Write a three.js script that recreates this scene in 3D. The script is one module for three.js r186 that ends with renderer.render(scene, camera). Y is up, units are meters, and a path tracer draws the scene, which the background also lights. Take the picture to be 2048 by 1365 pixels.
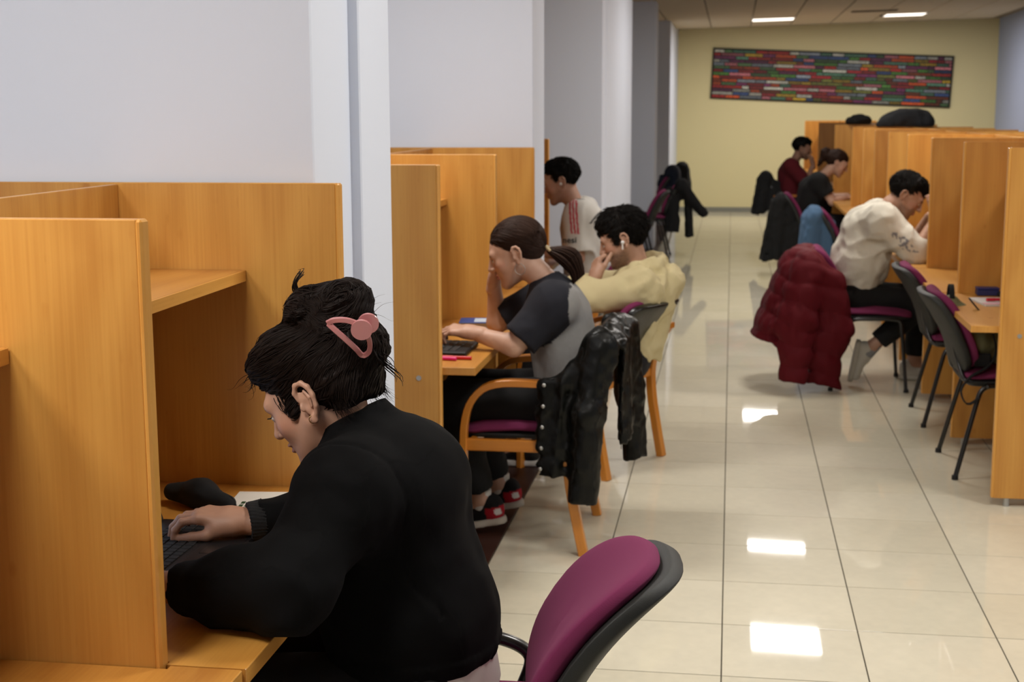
import * as THREE from 'three';
import { mergeGeometries, mergeVertices } from 'three/addons/utils/BufferGeometryUtils.js';
import { RectAreaLightUniformsLib } from 'three/addons/lights/RectAreaLightUniformsLib.js';
import { FontLoader } from 'three/addons/loaders/FontLoader.js';
import { TextGeometry } from 'three/addons/geometries/TextGeometry.js';

// ---------- camera ----------
RectAreaLightUniformsLib.init();
const scene = new THREE.Scene();
scene.background = new THREE.Color(0x08080a);
const camera = new THREE.PerspectiveCamera(2 * Math.atan(682.5 / 2809.7) * 180 / Math.PI, 2048 / 1365, 0.1, 80);
camera.position.set(0, 1.62, 0);
camera.rotation.order = 'YXZ';
camera.rotation.set(-0.1617, 0.1543, -0.004);
camera.focus = 2.62;
camera.userData.fStop = 7.5;
scene.add(camera);

// ---------- exposure ----------
const renderer = new THREE.WebGLRenderer({ antialias: true });
renderer.toneMapping = THREE.LinearToneMapping;
renderer.toneMappingExposure = 1.08;
renderer.shadowMap.enabled = true;

// ---------- ceiling lights: x, z, width, depth (the ceiling they sit in leans by TILT) ----------
const CEIL_Y = 2.92, CEIL_X = 0.55, TILT = 0.0225;
const ceilY = x => CEIL_Y + (x - CEIL_X) * TILT;
const LIGHT_COLOR = new THREE.Color(1.0, 0.965, 0.915);
const LIGHT_POWER = 31;
const LIGHTS = [
  [0.55, -21.0, 0.58, 0.58, 'far square ceiling light panel over the aisle, left of the two in view'],
  [2.40, -21.0, 0.58, 0.58, 'far square ceiling light panel over the carrels, right of the two in view'],
  [0.55, -14.5, 0.58, 0.30, 'narrow ceiling light panel mirrored as the thin bright bar in the floor'],
  [0.55, -11.85, 0.58, 0.58, 'square ceiling light panel mirrored as the bright patch nearest the camera in the floor'],
  [0.55, -8.6, 0.58, 0.58, 'square ceiling light panel over the aisle beside the man in cream'],
  [0.55, -3.4, 0.58, 0.58, 'square ceiling light panel over the aisle just in front of the camera'],
  [-1.25, -1.1, 0.58, 0.58, 'square ceiling light panel in the nearest left bay, close to the first pier'],
  [-2.30, -0.7, 0.58, 0.58, 'square ceiling light panel behind the nearest left carrels'],
  [-1.45, -5.2, 0.58, 0.58, 'square ceiling light panel in the second left bay'],
  [2.40, -4.4, 0.58, 0.58, 'square ceiling light panel near the right wall by the camera'],
  [2.40, -8.4, 0.58, 0.58, 'square ceiling light panel above the right carrel row'],
];

// ---------- helpers ----------
const V = (x, y, z) => new THREE.Vector3(x, y, z);
const lin = hex => { const c = new THREE.Color(hex); return [c.r, c.g, c.b]; };
function rng(seed) { let s = seed >>> 0; return () => { s = (s + 0x6D2B79F5) | 0; let t = Math.imul(s ^ (s >>> 15), 1 | s); t = (t + Math.imul(t ^ (t >>> 7), 61 | t)) ^ t; return ((t ^ (t >>> 14)) >>> 0) / 4294967296; }; }
const hash3 = (x, y, z) => { let h = Math.imul(x | 0, 374761393) ^ Math.imul(y | 0, 668265263) ^ Math.imul(z | 0, 2147483647 ^ 0x5bd1e995); h = Math.imul(h ^ (h >>> 13), 1274126177); return ((h ^ (h >>> 16)) >>> 0) / 4294967296; };
function noise3(x, y, z) {
  const xi = Math.floor(x), yi = Math.floor(y), zi = Math.floor(z); let fx = x - xi, fy = y - yi, fz = z - zi;
  fx = fx * fx * (3 - 2 * fx); fy = fy * fy * (3 - 2 * fy); fz = fz * fz * (3 - 2 * fz);
  const l = (a, b, t) => a + (b - a) * t;
  return l(l(l(hash3(xi, yi, zi), hash3(xi + 1, yi, zi), fx), l(hash3(xi, yi + 1, zi), hash3(xi + 1, yi + 1, zi), fx), fy),
    l(l(hash3(xi, yi, zi + 1), hash3(xi + 1, yi, zi + 1), fx), l(hash3(xi, yi + 1, zi + 1), hash3(xi + 1, yi + 1, zi + 1), fx), fy), fz) * 2 - 1;
}
const fbm = (x, y, z, o = 4) => { let a = .5, s = 0; for (let i = 0; i < o; i++) { s += a * noise3(x, y, z); x *= 2.03; y *= 2.03; z *= 2.03; a *= .5; } return s; };
const clamp = (x, a = 0, b = 1) => Math.min(b, Math.max(a, x));
const smooth = (a, b, x) => { const t = clamp((x - a) / (b - a)); return t * t * (3 - 2 * t); };
const mix = (a, b, t) => a + (b - a) * t;

const taken = {};
function numbered(n) { if (!(n in taken)) { taken[n] = 0; return n; } return n + '_' + String(++taken[n]).padStart(3, '0'); }
function obj(name, geo, mat, parent) { const m = new THREE.Mesh(geo, mat); m.name = name; m.castShadow = m.receiveShadow = true; if (parent) parent.add(m); return m; }
function tag(o, label, category, group) { o.userData.label = label; o.userData.category = category; if (group) o.userData.group = group; return o; }
function thing(name, label, category, pos = [0, 0, 0], turn = 0, group) { const o = new THREE.Group(); o.name = numbered(name); o.position.set(...pos); o.rotation.y = turn; scene.add(o); return tag(o, label, category, group); }
function single(name, geo, mat, label, category, group) { const m = obj(numbered(name), geo, mat); scene.add(m); return tag(m, label, category, group); }
function struct(name, geo, mat) { const m = obj(name, geo, mat); m.userData.kind = 'structure'; scene.add(m); return m; }
function structGroup(name) { const g = new THREE.Group(); g.name = name; g.userData.kind = 'structure'; scene.add(g); return g; }

// box with chamfered edges, uv in metres; 'grain' is the axis (0,1,2) the v coordinate follows
let uvSeed = 1;
function cbox(x0, x1, y0, y1, z0, z1, b = 0.002, grain = 1) {
  const lo = [x0, y0, z0], hi = [x1, y1, z1], pos = [], nor = [], uv = [];
  const ou = hash3(uvSeed++, 3, 7) * 3, ov = hash3(uvSeed, 5, 1) * 3;
  const P = (s, a) => [0, 1, 2].map(i => { const e = s[i] > 0 ? hi[i] : lo[i]; return i === a ? e : e - s[i] * b; });
  const quad = (pts, n) => {
    const A = pts[0], B = pts[1], C = pts[2]; const u = [0, 1, 2].map(i => B[i] - A[i]), v = [0, 1, 2].map(i => C[i] - A[i]);
    const c = [u[1] * v[2] - u[2] * v[1], u[2] * v[0] - u[0] * v[2], u[0] * v[1] - u[1] * v[0]];
    if (c[0] * n[0] + c[1] * n[1] + c[2] * n[2] < 0) pts.reverse();
    const L = Math.hypot(...n), N = n.map(q => q / L); const ax = Math.abs(N[0]) > .6 ? 0 : Math.abs(N[1]) > .6 ? 1 : 2;
    const oth = [0, 1, 2].filter(i => i !== ax); let vi = oth.includes(grain) ? grain : oth[1], ui = oth.find(i => i !== vi);
    for (let t = 1; t + 1 < pts.length; t++) for (const q of [pts[0], pts[t], pts[t + 1]]) { pos.push(...q); nor.push(...N); uv.push(q[ui] + ou, q[vi] + ov); }
  };
  for (let a = 0; a < 3; a++) for (const s of [-1, 1]) {
    const [i, j] = [0, 1, 2].filter(q => q !== a); const f = (u, v) => { const q = [0, 0, 0]; q[a] = s; q[i] = u; q[j] = v; return P(q, a); };
    const n = [0, 0, 0]; n[a] = s; quad([f(-1, -1), f(1, -1), f(1, 1), f(-1, 1)], n);
  }
  if (b > 0) {
    for (let a = 0; a < 3; a++) { const [i, j] = [0, 1, 2].filter(q => q !== a); for (const u of [-1, 1]) for (const v of [-1, 1]) {
      const f = (w, ax) => { const q = [0, 0, 0]; q[a] = w; q[i] = u; q[j] = v; return P(q, ax); }; const n = [0, 0, 0]; n[i] = u; n[j] = v;
      quad([f(-1, i), f(1, i), f(1, j), f(-1, j)], n); } }
    for (const a of [-1, 1]) for (const c of [-1, 1]) for (const d of [-1, 1]) quad([P([a, c, d], 0), P([a, c, d], 1), P([a, c, d], 2)], [a, c, d]);
  }
  const g = new THREE.BufferGeometry();
  g.setAttribute('position', new THREE.Float32BufferAttribute(pos, 3)); g.setAttribute('normal', new THREE.Float32BufferAttribute(nor, 3)); g.setAttribute('uv', new THREE.Float32BufferAttribute(uv, 2));
  return g;
}
const merge = list => mergeGeometries(list.map(g => g.index ? g.toNonIndexed() : g), false);
function tube(pts, r, seg = 24, sides = 10, closed = false, caps = true) {
  const c = new THREE.CatmullRomCurve3(pts.map(p => p.isVector3 ? p : V(...p)), closed, 'centripetal');
  const g = new THREE.TubeGeometry(c, seg, r, sides, closed);
  if (closed || !caps) return g;
  const ends = [0, 1].map(t => { const s = new THREE.SphereGeometry(r, sides, 6); const p = c.getPointAt(t); s.translate(p.x, p.y, p.z); return s; });
  return merge([g, ...ends]);
}
const polyTube = (pts, r, sides = 10, seg = 6) => { // straight runs with small rounded corners
  const q = pts.map(p => V(...p)), out = [q[0]];
  for (let i = 1; i < q.length - 1; i++) { const a = q[i].clone().sub(q[i - 1]), b = q[i + 1].clone().sub(q[i]); const d = Math.min(.05, a.length() * .45, b.length() * .45); const s = q[i].clone().addScaledVector(a.normalize(), -d), e = q[i].clone().addScaledVector(b.normalize(), d); for (let k = 0; k <= 6; k++) { const t = k / 6; out.push(s.clone().multiplyScalar((1 - t) * (1 - t)).addScaledVector(q[i], 2 * t * (1 - t)).addScaledVector(e, t * t)); } }
  out.push(q[q.length - 1]); return tube(out, r, out.length * seg, sides);
};
// flat bar (rectangular section w x t) swept along a path lying in a plane whose normal is 'side'
function bar(pts, side, w, t, n = 40) {
  const c = new THREE.CatmullRomCurve3(pts.map(p => V(...p)), false, 'centripetal'); const S = V(...side).normalize();
  const pos = [], uv = [], idx = []; const L = c.getLength();
  for (let i = 0; i <= n; i++) { const u = i / n, p = c.getPointAt(u), T = c.getTangentAt(u), N = V().crossVectors(S, T).normalize();
    const q = [[-1, -1], [-.7, -1.0], [.7, -1], [1, -1], [1, 1], [.7, 1], [-.7, 1], [-1, 1]];
    const b = .18; const prof = [[-1 + b, -1], [1 - b, -1], [1, -1 + b], [1, 1 - b], [1 - b, 1], [-1 + b, 1], [-1, 1 - b], [-1, -1 + b]];
    prof.forEach(([a, d], k) => { const v = p.clone().addScaledVector(S, a * w / 2).addScaledVector(N, d * t / 2); pos.push(v.x, v.y, v.z); uv.push(k * .02, u * L); }); }
  for (let i = 0; i < n; i++) for (let k = 0; k < 8; k++) { const a = i * 8 + k, b = i * 8 + (k + 1) % 8, d = a + 8, e = b + 8; idx.push(a, d, b, b, d, e); }
  for (const [s, dir] of [[0, 1], [n * 8, -1]]) for (let k = 1; k < 7; k++) dir > 0 ? idx.push(s, s + k, s + k + 1) : idx.push(s, s + k + 1, s + k);
  const g = new THREE.BufferGeometry(); g.setAttribute('position', new THREE.Float32BufferAttribute(pos, 3)); g.setAttribute('uv', new THREE.Float32BufferAttribute(uv, 2)); g.setIndex(idx);
  const f = g.toNonIndexed(); f.computeVertexNormals(); return f;
}

// ---------- textures ----------
function dataTex(w, h, fn, srgb = true) {
  const d = new Uint8Array(w * h * 4);
  for (let y = 0; y < h; y++) for (let x = 0; x < w; x++) { const c = fn(x / w, y / h, x, y), i = (y * w + x) * 4; d[i] = clamp(c[0], 0, 255); d[i + 1] = clamp(c[1], 0, 255); d[i + 2] = clamp(c[2], 0, 255); d[i + 3] = 255; }
  const t = new THREE.DataTexture(d, w, h, THREE.RGBAFormat); t.magFilter = THREE.LinearFilter; t.minFilter = THREE.LinearMipmapLinearFilter; t.generateMipmaps = true; t.wrapS = t.wrapT = THREE.MirroredRepeatWrapping; if (srgb) t.colorSpace = THREE.SRGBColorSpace; t.needsUpdate = true; return t;
}
// beech veneer: u across the grain, v along it, 1 m square
function woodTex(seed, lo, hi, W = 1024) {
  return dataTex(W, W, (u, v) => {
    const warp = noise3(u * 2.2 + seed, v * 1.1, 4) * .09 + noise3(u * 6, v * 2.5 + seed, 9) * .018;
    const cath = .5 + .5 * Math.sin((u + warp + .10 * Math.pow(Math.abs(v - .5) * 2, 2) * Math.sin(u * 9 + seed)) * 62);
    const fine = noise3(u * 240, v * 5, seed) * .5 + noise3(u * 520, v * 9, seed + 3) * .35;
    const ray = noise3(u * 130, v * 26, seed + 8); const fleck = ray > .62 ? (ray - .62) * 1.6 : 0;
    const broad = noise3(u * 3, v * 1.0, seed + 5);
    let t = .5 + .24 * (cath - .5) + .22 * fine + .26 * broad - .35 * fleck;
    const knot = noise3(u * 14 + seed, v * 8, 31); if (knot > .88) t -= (knot - .88) * 6;
    t = clamp(t); return [0, 1, 2].map(i => mix(lo[i], hi[i], t));
  });
}
const texWood = woodTex(1.7, [184, 124, 50], [222, 168, 84]);
const texWood2 = woodTex(8.3, [178, 116, 44], [216, 158, 74]);
const texEdge = woodTex(4.1, [200, 138, 58], [232, 176, 92], 512);
const texNoise = dataTex(512, 512, (u, v, x, y) => { const n = 128 + 60 * noise3(x * .5, y * .5, 2) + 50 * (hash3(x, y, 9) - .5); return [n, n, n]; }, false);
const texWeave = dataTex(512, 512, (u, v, x, y) => { const n = 128 + 50 * Math.sin(x * .9 + .6 * noise3(x * .1, y * .1, 1)) * Math.sin(y * .9) + 40 * (hash3(x, y, 5) - .5); return [n, n, n]; }, false);
const texRough = dataTex(512, 512, (u, v) => { const n = 128 + 70 * fbm(u * 9, v * 9, 3, 5); return [n, n, n]; }, false);
const rep = (t, s) => { const c = t.clone(); c.repeat.set(s, s); c.needsUpdate = true; return c; };

// ---------- materials ----------
const std = o => new THREE.MeshStandardMaterial({ side: THREE.DoubleSide, ...o });
const phy = o => new THREE.MeshPhysicalMaterial({ side: THREE.DoubleSide, ...o });
const M = {
  wood: phy({ map: texWood, roughness: .42, clearcoat: .18, clearcoatRoughness: .35 }),
  wood2: phy({ map: texWood2, roughness: .42, clearcoat: .18, clearcoatRoughness: .35 }),
  edge: phy({ map: texEdge, roughness: .38, clearcoat: .25, clearcoatRoughness: .3 }),
  chairWood: phy({ map: texEdge, color: 0xf2d29a, roughness: .35, clearcoat: .4, clearcoatRoughness: .25 }),
  paint: std({ color: 0xdfe6f4, roughness: .75, bumpMap: rep(texRough, 3), bumpScale: .0006 }),
  yellow: std({ color: 0xece0ae, roughness: .8 }),
  bluewall: std({ color: 0xa9b4d2, roughness: .8 }),
  baseboard: std({ color: 0x8d8d84, roughness: .5 }),
  grout: std({ color: 0x4c4638, roughness: .9 }),
  brownFloor: phy({ color: 0x3a1d14, roughness: .45, bumpMap: texRough, bumpScale: .0008 }),
  ceilTile: std({ color: 0xd6c8b0, roughness: .95, bumpMap: rep(texNoise, 8), bumpScale: .001 }),
  ceilGrid: std({ color: 0x8a7c68, roughness: .7 }),
  dark: std({ color: 0x0c0c0d, roughness: .6 }),
  frameWhite: std({ color: 0xd8d8d4, roughness: .5 }),
  blackMetal: phy({ color: 0x0b0b0c, roughness: .32, clearcoat: .5, clearcoatRoughness: .2 }),
  blackPlastic: std({ color: 0x1a1c1a, roughness: .58, bumpMap: rep(texNoise, 12), bumpScale: .0003 }),
  purple: phy({ color: 0x72224c, roughness: .95, sheen: .5, sheenRoughness: .5, sheenColor: new THREE.Color(0x9a3a6a), bumpMap: rep(texWeave, 6), bumpScale: .0006 }),
  silver: std({ color: 0xb8b8b4, roughness: .35, metalness: .8 }),
};
// ---------- distance-field modelling: tapered capsules and ellipsoids joined smoothly, meshed by surface nets ----------
class Field {
  constructor() { this.p = []; this.lo = [1e9, 1e9, 1e9]; this.hi = [-1e9, -1e9, -1e9]; this.disp = null; this.cuts = []; }
  grow(c, r) { for (let i = 0; i < 3; i++) { this.lo[i] = Math.min(this.lo[i], c[i] - r); this.hi[i] = Math.max(this.hi[i], c[i] + r); } }
  add(f, k, op) { this.p.push({ f, k, op }); return this; }
  // tapered capsule; wide = [axis, factor] stretches its section along an axis; cap = flat end at b ('b'), at a ('a') or both ('ab')
  rc(a, b, r1, r2, k = .03, o = {}) {
    const [ax, ay, az] = a, bx = b[0] - ax, by = b[1] - ay, bz = b[2] - az, L2 = bx * bx + by * by + bz * bz || 1e-9, L = Math.sqrt(L2);
    const w = o.wide, n = w ? w[0] : null, m = w ? 1 / w[1] - 1 : 0, cap = o.cap || '', ca = cap.includes('a'), cb = cap.includes('b');
    const bn = w ? bx * n[0] + by * n[1] + bz * n[2] : 0; const Bx = w ? bx + n[0] * bn * m : bx, By = w ? by + n[1] * bn * m : by, Bz = w ? bz + n[2] * bn * m : bz; const BL2 = Bx * Bx + By * By + Bz * Bz || 1e-9;
    if (o.op !== 1) { const W = w ? w[1] : 1; this.grow(a, r1 * W); this.grow(b, r2 * W); }
    return this.add((x, y, z) => {
      let px = x - ax, py = y - ay, pz = z - az; const px0 = px, py0 = py, pz0 = pz;
      if (w) { const q = (px * n[0] + py * n[1] + pz * n[2]) * m; px += n[0] * q; py += n[1] * q; pz += n[2] * q; }
      let t = (px * Bx + py * By + pz * Bz) / BL2; const tc = t < 0 ? 0 : t > 1 ? 1 : t;
      const dx = px - Bx * tc, dy = py - By * tc, dz = pz - Bz * tc; let d = Math.sqrt(dx * dx + dy * dy + dz * dz) - (r1 + (r2 - r1) * tc);
      if (cb || ca) { const s = (px0 * bx + py0 * by + pz0 * bz) / L; if (cb && s - L > d) d = s - L; if (ca && -s > d) d = -s; }
      return d;
    }, k, o.op || 0);
  }
  chain(pts, rs, k = .03, o = {}) { for (let i = 0; i + 1 < pts.length; i++) this.rc(pts[i], pts[i + 1], rs[i], rs[i + 1], k, o); return this; }
  el(c, r, k = .03, o = {}) {
    const [cx, cy, cz] = c, [rx, ry, rz] = r; let R = null;
    if (o.rot) { const e = new THREE.Matrix4().makeRotationFromEuler(new THREE.Euler(...o.rot, 'YXZ')).elements; R = [e[0], e[1], e[2], e[4], e[5], e[6], e[8], e[9], e[10]]; }
    if (o.op !== 1) this.grow(c, Math.max(rx, ry, rz));
    return this.add((x, y, z) => {
      let px = x - cx, py = y - cy, pz = z - cz;
      if (R) { const a = px * R[0] + py * R[1] + pz * R[2], b = px * R[3] + py * R[4] + pz * R[5], d = px * R[6] + py * R[7] + pz * R[8]; px = a; py = b; pz = d; }
      const k0 = Math.sqrt(px * px / (rx * rx) + py * py / (ry * ry) + pz * pz / (rz * rz)), k1 = Math.sqrt(px * px / (rx ** 4) + py * py / (ry ** 4) + pz * pz / (rz ** 4));
      return k1 < 1e-9 ? -Math.min(rx, ry, rz) : k0 * (k0 - 1) / k1;
    }, k, o.op || 0);
  }
  cut(pt, n) { const L = Math.hypot(...n); this.cuts.push([pt, n.map(q => q / L)]); return this; } // keeps the side the normal points away from
  at(x, y, z) {
    let d = 1e3;
    for (const { f, k, op } of this.p) {
      const e = f(x, y, z);
      if (op === 0) { if (e - d > k) continue; const h = k - Math.abs(d - e); d = (e < d ? e : d) - (h > 0 ? h * h / (4 * k) : 0); }
      else { const g = -e; if (d - g > k) continue; const h = k - Math.abs(d - g); d = (g > d ? g : d) + (h > 0 ? h * h / (4 * k) : 0); }
    }
    if (this.disp && Math.abs(d) < .06) d += this.disp(x, y, z, d);
    for (const [p, n] of this.cuts) { const s = (x - p[0]) * n[0] + (y - p[1]) * n[1] + (z - p[2]) * n[2]; if (s > d) d = s; }
    return d;
  }
  mesh(cell, color) {
    const pad = cell * 3 + .012, lo = this.lo.map(v => v - pad), n = this.hi.map((v, i) => Math.ceil((v + pad - lo[i]) / cell) + 1), [nx, ny, nz] = n;
    const val = new Float32Array(nx * ny * nz).fill(1), B = 6;
    for (let bz = 0; bz < nz; bz += B) for (let by = 0; by < ny; by += B) for (let bx = 0; bx < nx; bx += B) {
      const cx = lo[0] + (bx + B / 2) * cell, cy = lo[1] + (by + B / 2) * cell, cz = lo[2] + (bz + B / 2) * cell;
      const d = this.at(cx, cy, cz), lim = cell * B * 1.05 + .02; const ex = Math.min(nx, bx + B), ey = Math.min(ny, by + B), ez = Math.min(nz, bz + B);
      if (Math.abs(d) > lim * 1.6) { if (d < 0) for (let z = bz; z < ez; z++) for (let y = by; y < ey; y++) for (let x = bx; x < ex; x++) val[x + nx * (y + ny * z)] = -1; continue; }
      for (let z = bz; z < ez; z++) for (let y = by; y < ey; y++) for (let x = bx; x < ex; x++) val[x + nx * (y + ny * z)] = this.at(lo[0] + x * cell, lo[1] + y * cell, lo[2] + z * cell);
    }
    const vid = new Int32Array(nx * ny * nz).fill(-1), pos = [], idx = [], sx = 1, sy = nx, sz = nx * ny; const off = [0, sx, sy, sx + sy, sz, sx + sz, sy + sz, sx + sy + sz];
    const E = [[0, 1], [2, 3], [4, 5], [6, 7], [0, 2], [1, 3], [4, 6], [5, 7], [0, 4], [1, 5], [2, 6], [3, 7]];
    for (let z = 0; z < nz - 1; z++) for (let y = 0; y < ny - 1; y++) for (let x = 0; x < nx - 1; x++) {
      const i = x + nx * (y + ny * z); let m = 0; for (let c = 0; c < 8; c++) if (val[i + off[c]] < 0) m |= 1 << c; if (m === 0 || m === 255) continue;
      let px = 0, py = 0, pz = 0, cnt = 0;
      for (const [a, b] of E) { const va = val[i + off[a]], vb = val[i + off[b]]; if ((va < 0) === (vb < 0)) continue; const t = va / (va - vb); px += (a & 1) + ((b & 1) - (a & 1)) * t; py += ((a >> 1) & 1) + (((b >> 1) & 1) - ((a >> 1) & 1)) * t; pz += (a >> 2) + ((b >> 2) - (a >> 2)) * t; cnt++; }
      vid[i] = pos.length / 3; pos.push(lo[0] + (x + px / cnt) * cell, lo[1] + (y + py / cnt) * cell, lo[2] + (z + pz / cnt) * cell);
    }
    const quad = (a, b, c, d, flip) => flip ? idx.push(a, c, b, b, c, d) : idx.push(a, b, c, b, d, c);
    for (let z = 1; z < nz - 1; z++) for (let y = 1; y < ny - 1; y++) for (let x = 1; x < nx - 1; x++) {
      const i = x + nx * (y + ny * z), s = val[i] < 0;
      if (s !== (val[i + sx] < 0)) { const a = vid[i - sy - sz], b = vid[i - sz], c = vid[i - sy], d = vid[i]; if (a >= 0 && b >= 0 && c >= 0 && d >= 0) quad(a, b, c, d, !s); }
      if (s !== (val[i + sy] < 0)) { const a = vid[i - sx - sz], b = vid[i - sz], c = vid[i - sx], d = vid[i]; if (a >= 0 && b >= 0 && c >= 0 && d >= 0) quad(a, b, c, d, s); }
      if (s !== (val[i + sz] < 0)) { const a = vid[i - sx - sy], b = vid[i - sy], c = vid[i - sx], d = vid[i]; if (a >= 0 && b >= 0 && c >= 0 && d >= 0) quad(a, b, c, d, !s); }
    }
    const g = new THREE.BufferGeometry(); g.setAttribute('position', new THREE.Float32BufferAttribute(pos, 3)); g.setIndex(idx); g.computeVertexNormals();
    const N = g.attributes.normal, uv = new Float32Array(pos.length / 3 * 2);
    for (let i = 0; i < N.count; i++) { const a = Math.abs(N.getX(i)), b = Math.abs(N.getY(i)), c = Math.abs(N.getZ(i)); const x = pos[3 * i], y = pos[3 * i + 1], z = pos[3 * i + 2]; const [u, v] = a > b && a > c ? [z, y] : b > c ? [x, z] : [x, y]; uv[2 * i] = u; uv[2 * i + 1] = v; }
    g.setAttribute('uv', new THREE.BufferAttribute(uv, 2));
    if (color) { const col = new Float32Array(pos.length); for (let i = 0; i < N.count; i++) { const c = color(pos[3 * i], pos[3 * i + 1], pos[3 * i + 2], N.getX(i), N.getY(i), N.getZ(i)); col[3 * i] = c[0]; col[3 * i + 1] = c[1]; col[3 * i + 2] = c[2]; } g.setAttribute('color', new THREE.BufferAttribute(col, 3)); }
    return g;
  }
}
const sub = (a, b) => [a[0] - b[0], a[1] - b[1], a[2] - b[2]], addv = (a, b, s = 1) => [a[0] + b[0] * s, a[1] + b[1] * s, a[2] + b[2] * s];
const unit = a => { const L = Math.hypot(...a) || 1; return a.map(q => q / L); };
const cross = (a, b) => [a[1] * b[2] - a[2] * b[1], a[2] * b[0] - a[0] * b[2], a[0] * b[1] - a[1] * b[0]];
const lerp3 = (a, b, t) => [mix(a[0], b[0], t), mix(a[1], b[1], t), mix(a[2], b[2], t)];
const mixc = (a, b, t) => [mix(a[0], b[0], t), mix(a[1], b[1], t), mix(a[2], b[2], t)];
// cloth folds: ridged noise stretched along a direction
const folds = (amp, f, dir = [0, 1, 0], seed = 0) => (x, y, z) => { const q = (x * dir[0] + y * dir[1] + z * dir[2]) * .72; const a = noise3((x - dir[0] * q) * f + seed, (y - dir[1] * q) * f, (z - dir[2] * q) * f); const b = noise3(x * f * 2.3 + 7, y * f * 2.3 + seed, z * f * 2.3); return amp * (Math.abs(a) * 1.5 - .5 + .35 * b); };

// ---------- head, in its own frame: origin between the ears, +z the face, +y the crown, +x the left ear ----------
function headField(o) {
  const F = new Field(), w = o.wide || 1;
  F.el([0, .052, -.018], [.075 * w, .080, .097], .02);
  F.el([0, .015, .032], [.066 * w, .085, .064], .03).el([0, -.045, .046], [.052 * w, .056, .046], .03);
  for (const s of [-1, 1]) {
    F.rc([s * .057 * w, -.028, .004], [s * .02, -.086, .070], .016, .015, .026);
    F.el([s * .041 * w, -.012, .061], [.022, .021, .019], .025);
  }
  F.el([0, -.090, .077], [.020, .016, .016], .02);
  F.rc([-.042, .034, .080], [.042, .034, .080], .011, .011, .02);
  for (const s of [-1, 1]) F.el([s * .032, .013, .104], [.019, .012, .017], .012, { op: 1 });
  for (const s of [-1, 1]) { F.el([s * .031, .012, .083], [.0125, .0115, .0115], .004); F.rc([s * .022, .0125, .0945], [s * .042, .012, .0885], .0025, .002, .003); }
  const nl = o.nose || 1;
  F.rc([0, .030, .0935], [0, -.014, .093 + .022 * nl], .0080, .0095, .012).el([0, -.018, .094 + .021 * nl], [.0105, .009, .0105], .006);
  for (const s of [-1, 1]) F.el([s * .0125, -.020, .101], [.0078, .0075, .010], .006);
  F.el([0, -.044, .0965], [.021, .0058, .0105], .006).el([0, -.0565, .0945], [.019, .0066, .0105], .006);
  F.rc([-.021, -.0505, .103], [.021, -.0505, .103], .0022, .0022, .003, { op: 1 });
  for (const s of [-1, 1]) { // ear: shell, rim, lobe, hollow
    const es = o.ear || 1.06, e = (u, v, q = 0) => [s * (.073 * w + .008 + q + Math.max(0, -u) * .16), .004 + v * es, -.014 + u * es];
    F.el(e(0, 0, -.004), [.005, .028, .016], .006, { rot: [.12, s * .2, 0] });
    const rim = []; for (let i = 0; i <= 9; i++) { const a = 2.5 - i * .52; rim.push(e(-.016 * Math.cos(a + 1.57) * -1 * 1 - .001, .030 * Math.sin(a + .35), .002)); }
    F.chain([e(.012, .008, .001), e(.012, .021, .002), e(.004, .031, .003), e(-.008, .030, .004), e(-.016, .020, .005), e(-.018, .006, .005), e(-.014, -.010, .004), e(-.006, -.022, .002)], [.003, .0042, .0048, .005, .005, .0046, .0042, .004], .003);
    F.chain([e(-.004, .018, .001), e(-.009, .006, .002), e(-.005, -.008, .001)], [.003, .0034, .003], .003);
    F.el(e(.001, -.027, .001), [.0052, .0085, .0075], .005).el(e(.011, -.004, .002), [.004, .007, .0045], .004);
    F.el(e(.002, -.002, .007), [.0075, .010, .0075], .004, { op: 1 });
  }
  return F;
}
function headMatrix(h) { return new THREE.Matrix4().makeRotationFromEuler(new THREE.Euler(h.pitch, h.yaw, h.roll || 0, 'YXZ')).setPosition(...h.pos).multiply(new THREE.Matrix4().makeScale(h.s || 1, h.s || 1, h.s || 1)); }
// face colours: skin with lips, brows, lashes, beard shade where the person has one
function faceColor(o) {
  const skin = o.skin, lip = o.lip || mixc(skin, [.42, .10, .09], .55), dark = [.012, .009, .008];
  return (x, y, z) => {
    let c = skin; const n = fbm(x * 60, y * 60, z * 60, 3); c = c.map(q => q * (1 + .10 * n));
    if (y < .02 && y > -.04 && z > .04 && Math.abs(x) > .02) c = mixc(c, [skin[0] * 1.06, skin[1] * .82, skin[2] * .78], .5 * smooth(.03, .0, Math.abs(y + .012)));
    if (o.beard) { const m = smooth(-.012, -.035, y + (z < .07 ? .012 : 0)) * smooth(-.02, .015, z) * (Math.abs(x) < .023 && y > -.06 && y < -.041 ? .2 : 1); c = mixc(c, dark, clamp(m * o.beard * (.8 + .6 * fbm(x * 300, y * 300, z * 300, 2)))); }
    if (z > .088 && Math.abs(x) < .022 && y < -.037 && y > -.064) c = mixc(c, lip, smooth(.022, .017, Math.abs(x)) * smooth(.0145, .0105, Math.abs(y + .0505)));
    const bx = Math.abs(x) - .030, by = y - .034 - .05 * bx + 6 * bx * bx; if (z > .06 && Math.abs(bx) < .021 && Math.abs(by) < .0042) c = mixc(c, dark, .85);
    const ex = Math.abs(x) - .031, ey = y - .012; if (z > .078 && ex * ex / 1.9 + ey * ey * 2.2 < .00011) { c = [.62, .58, .54]; if (ex * ex + ey * ey < .000032) c = [.02, .012, .008]; if (ey > .0035) c = dark; }
    return c;
  };
}
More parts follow.
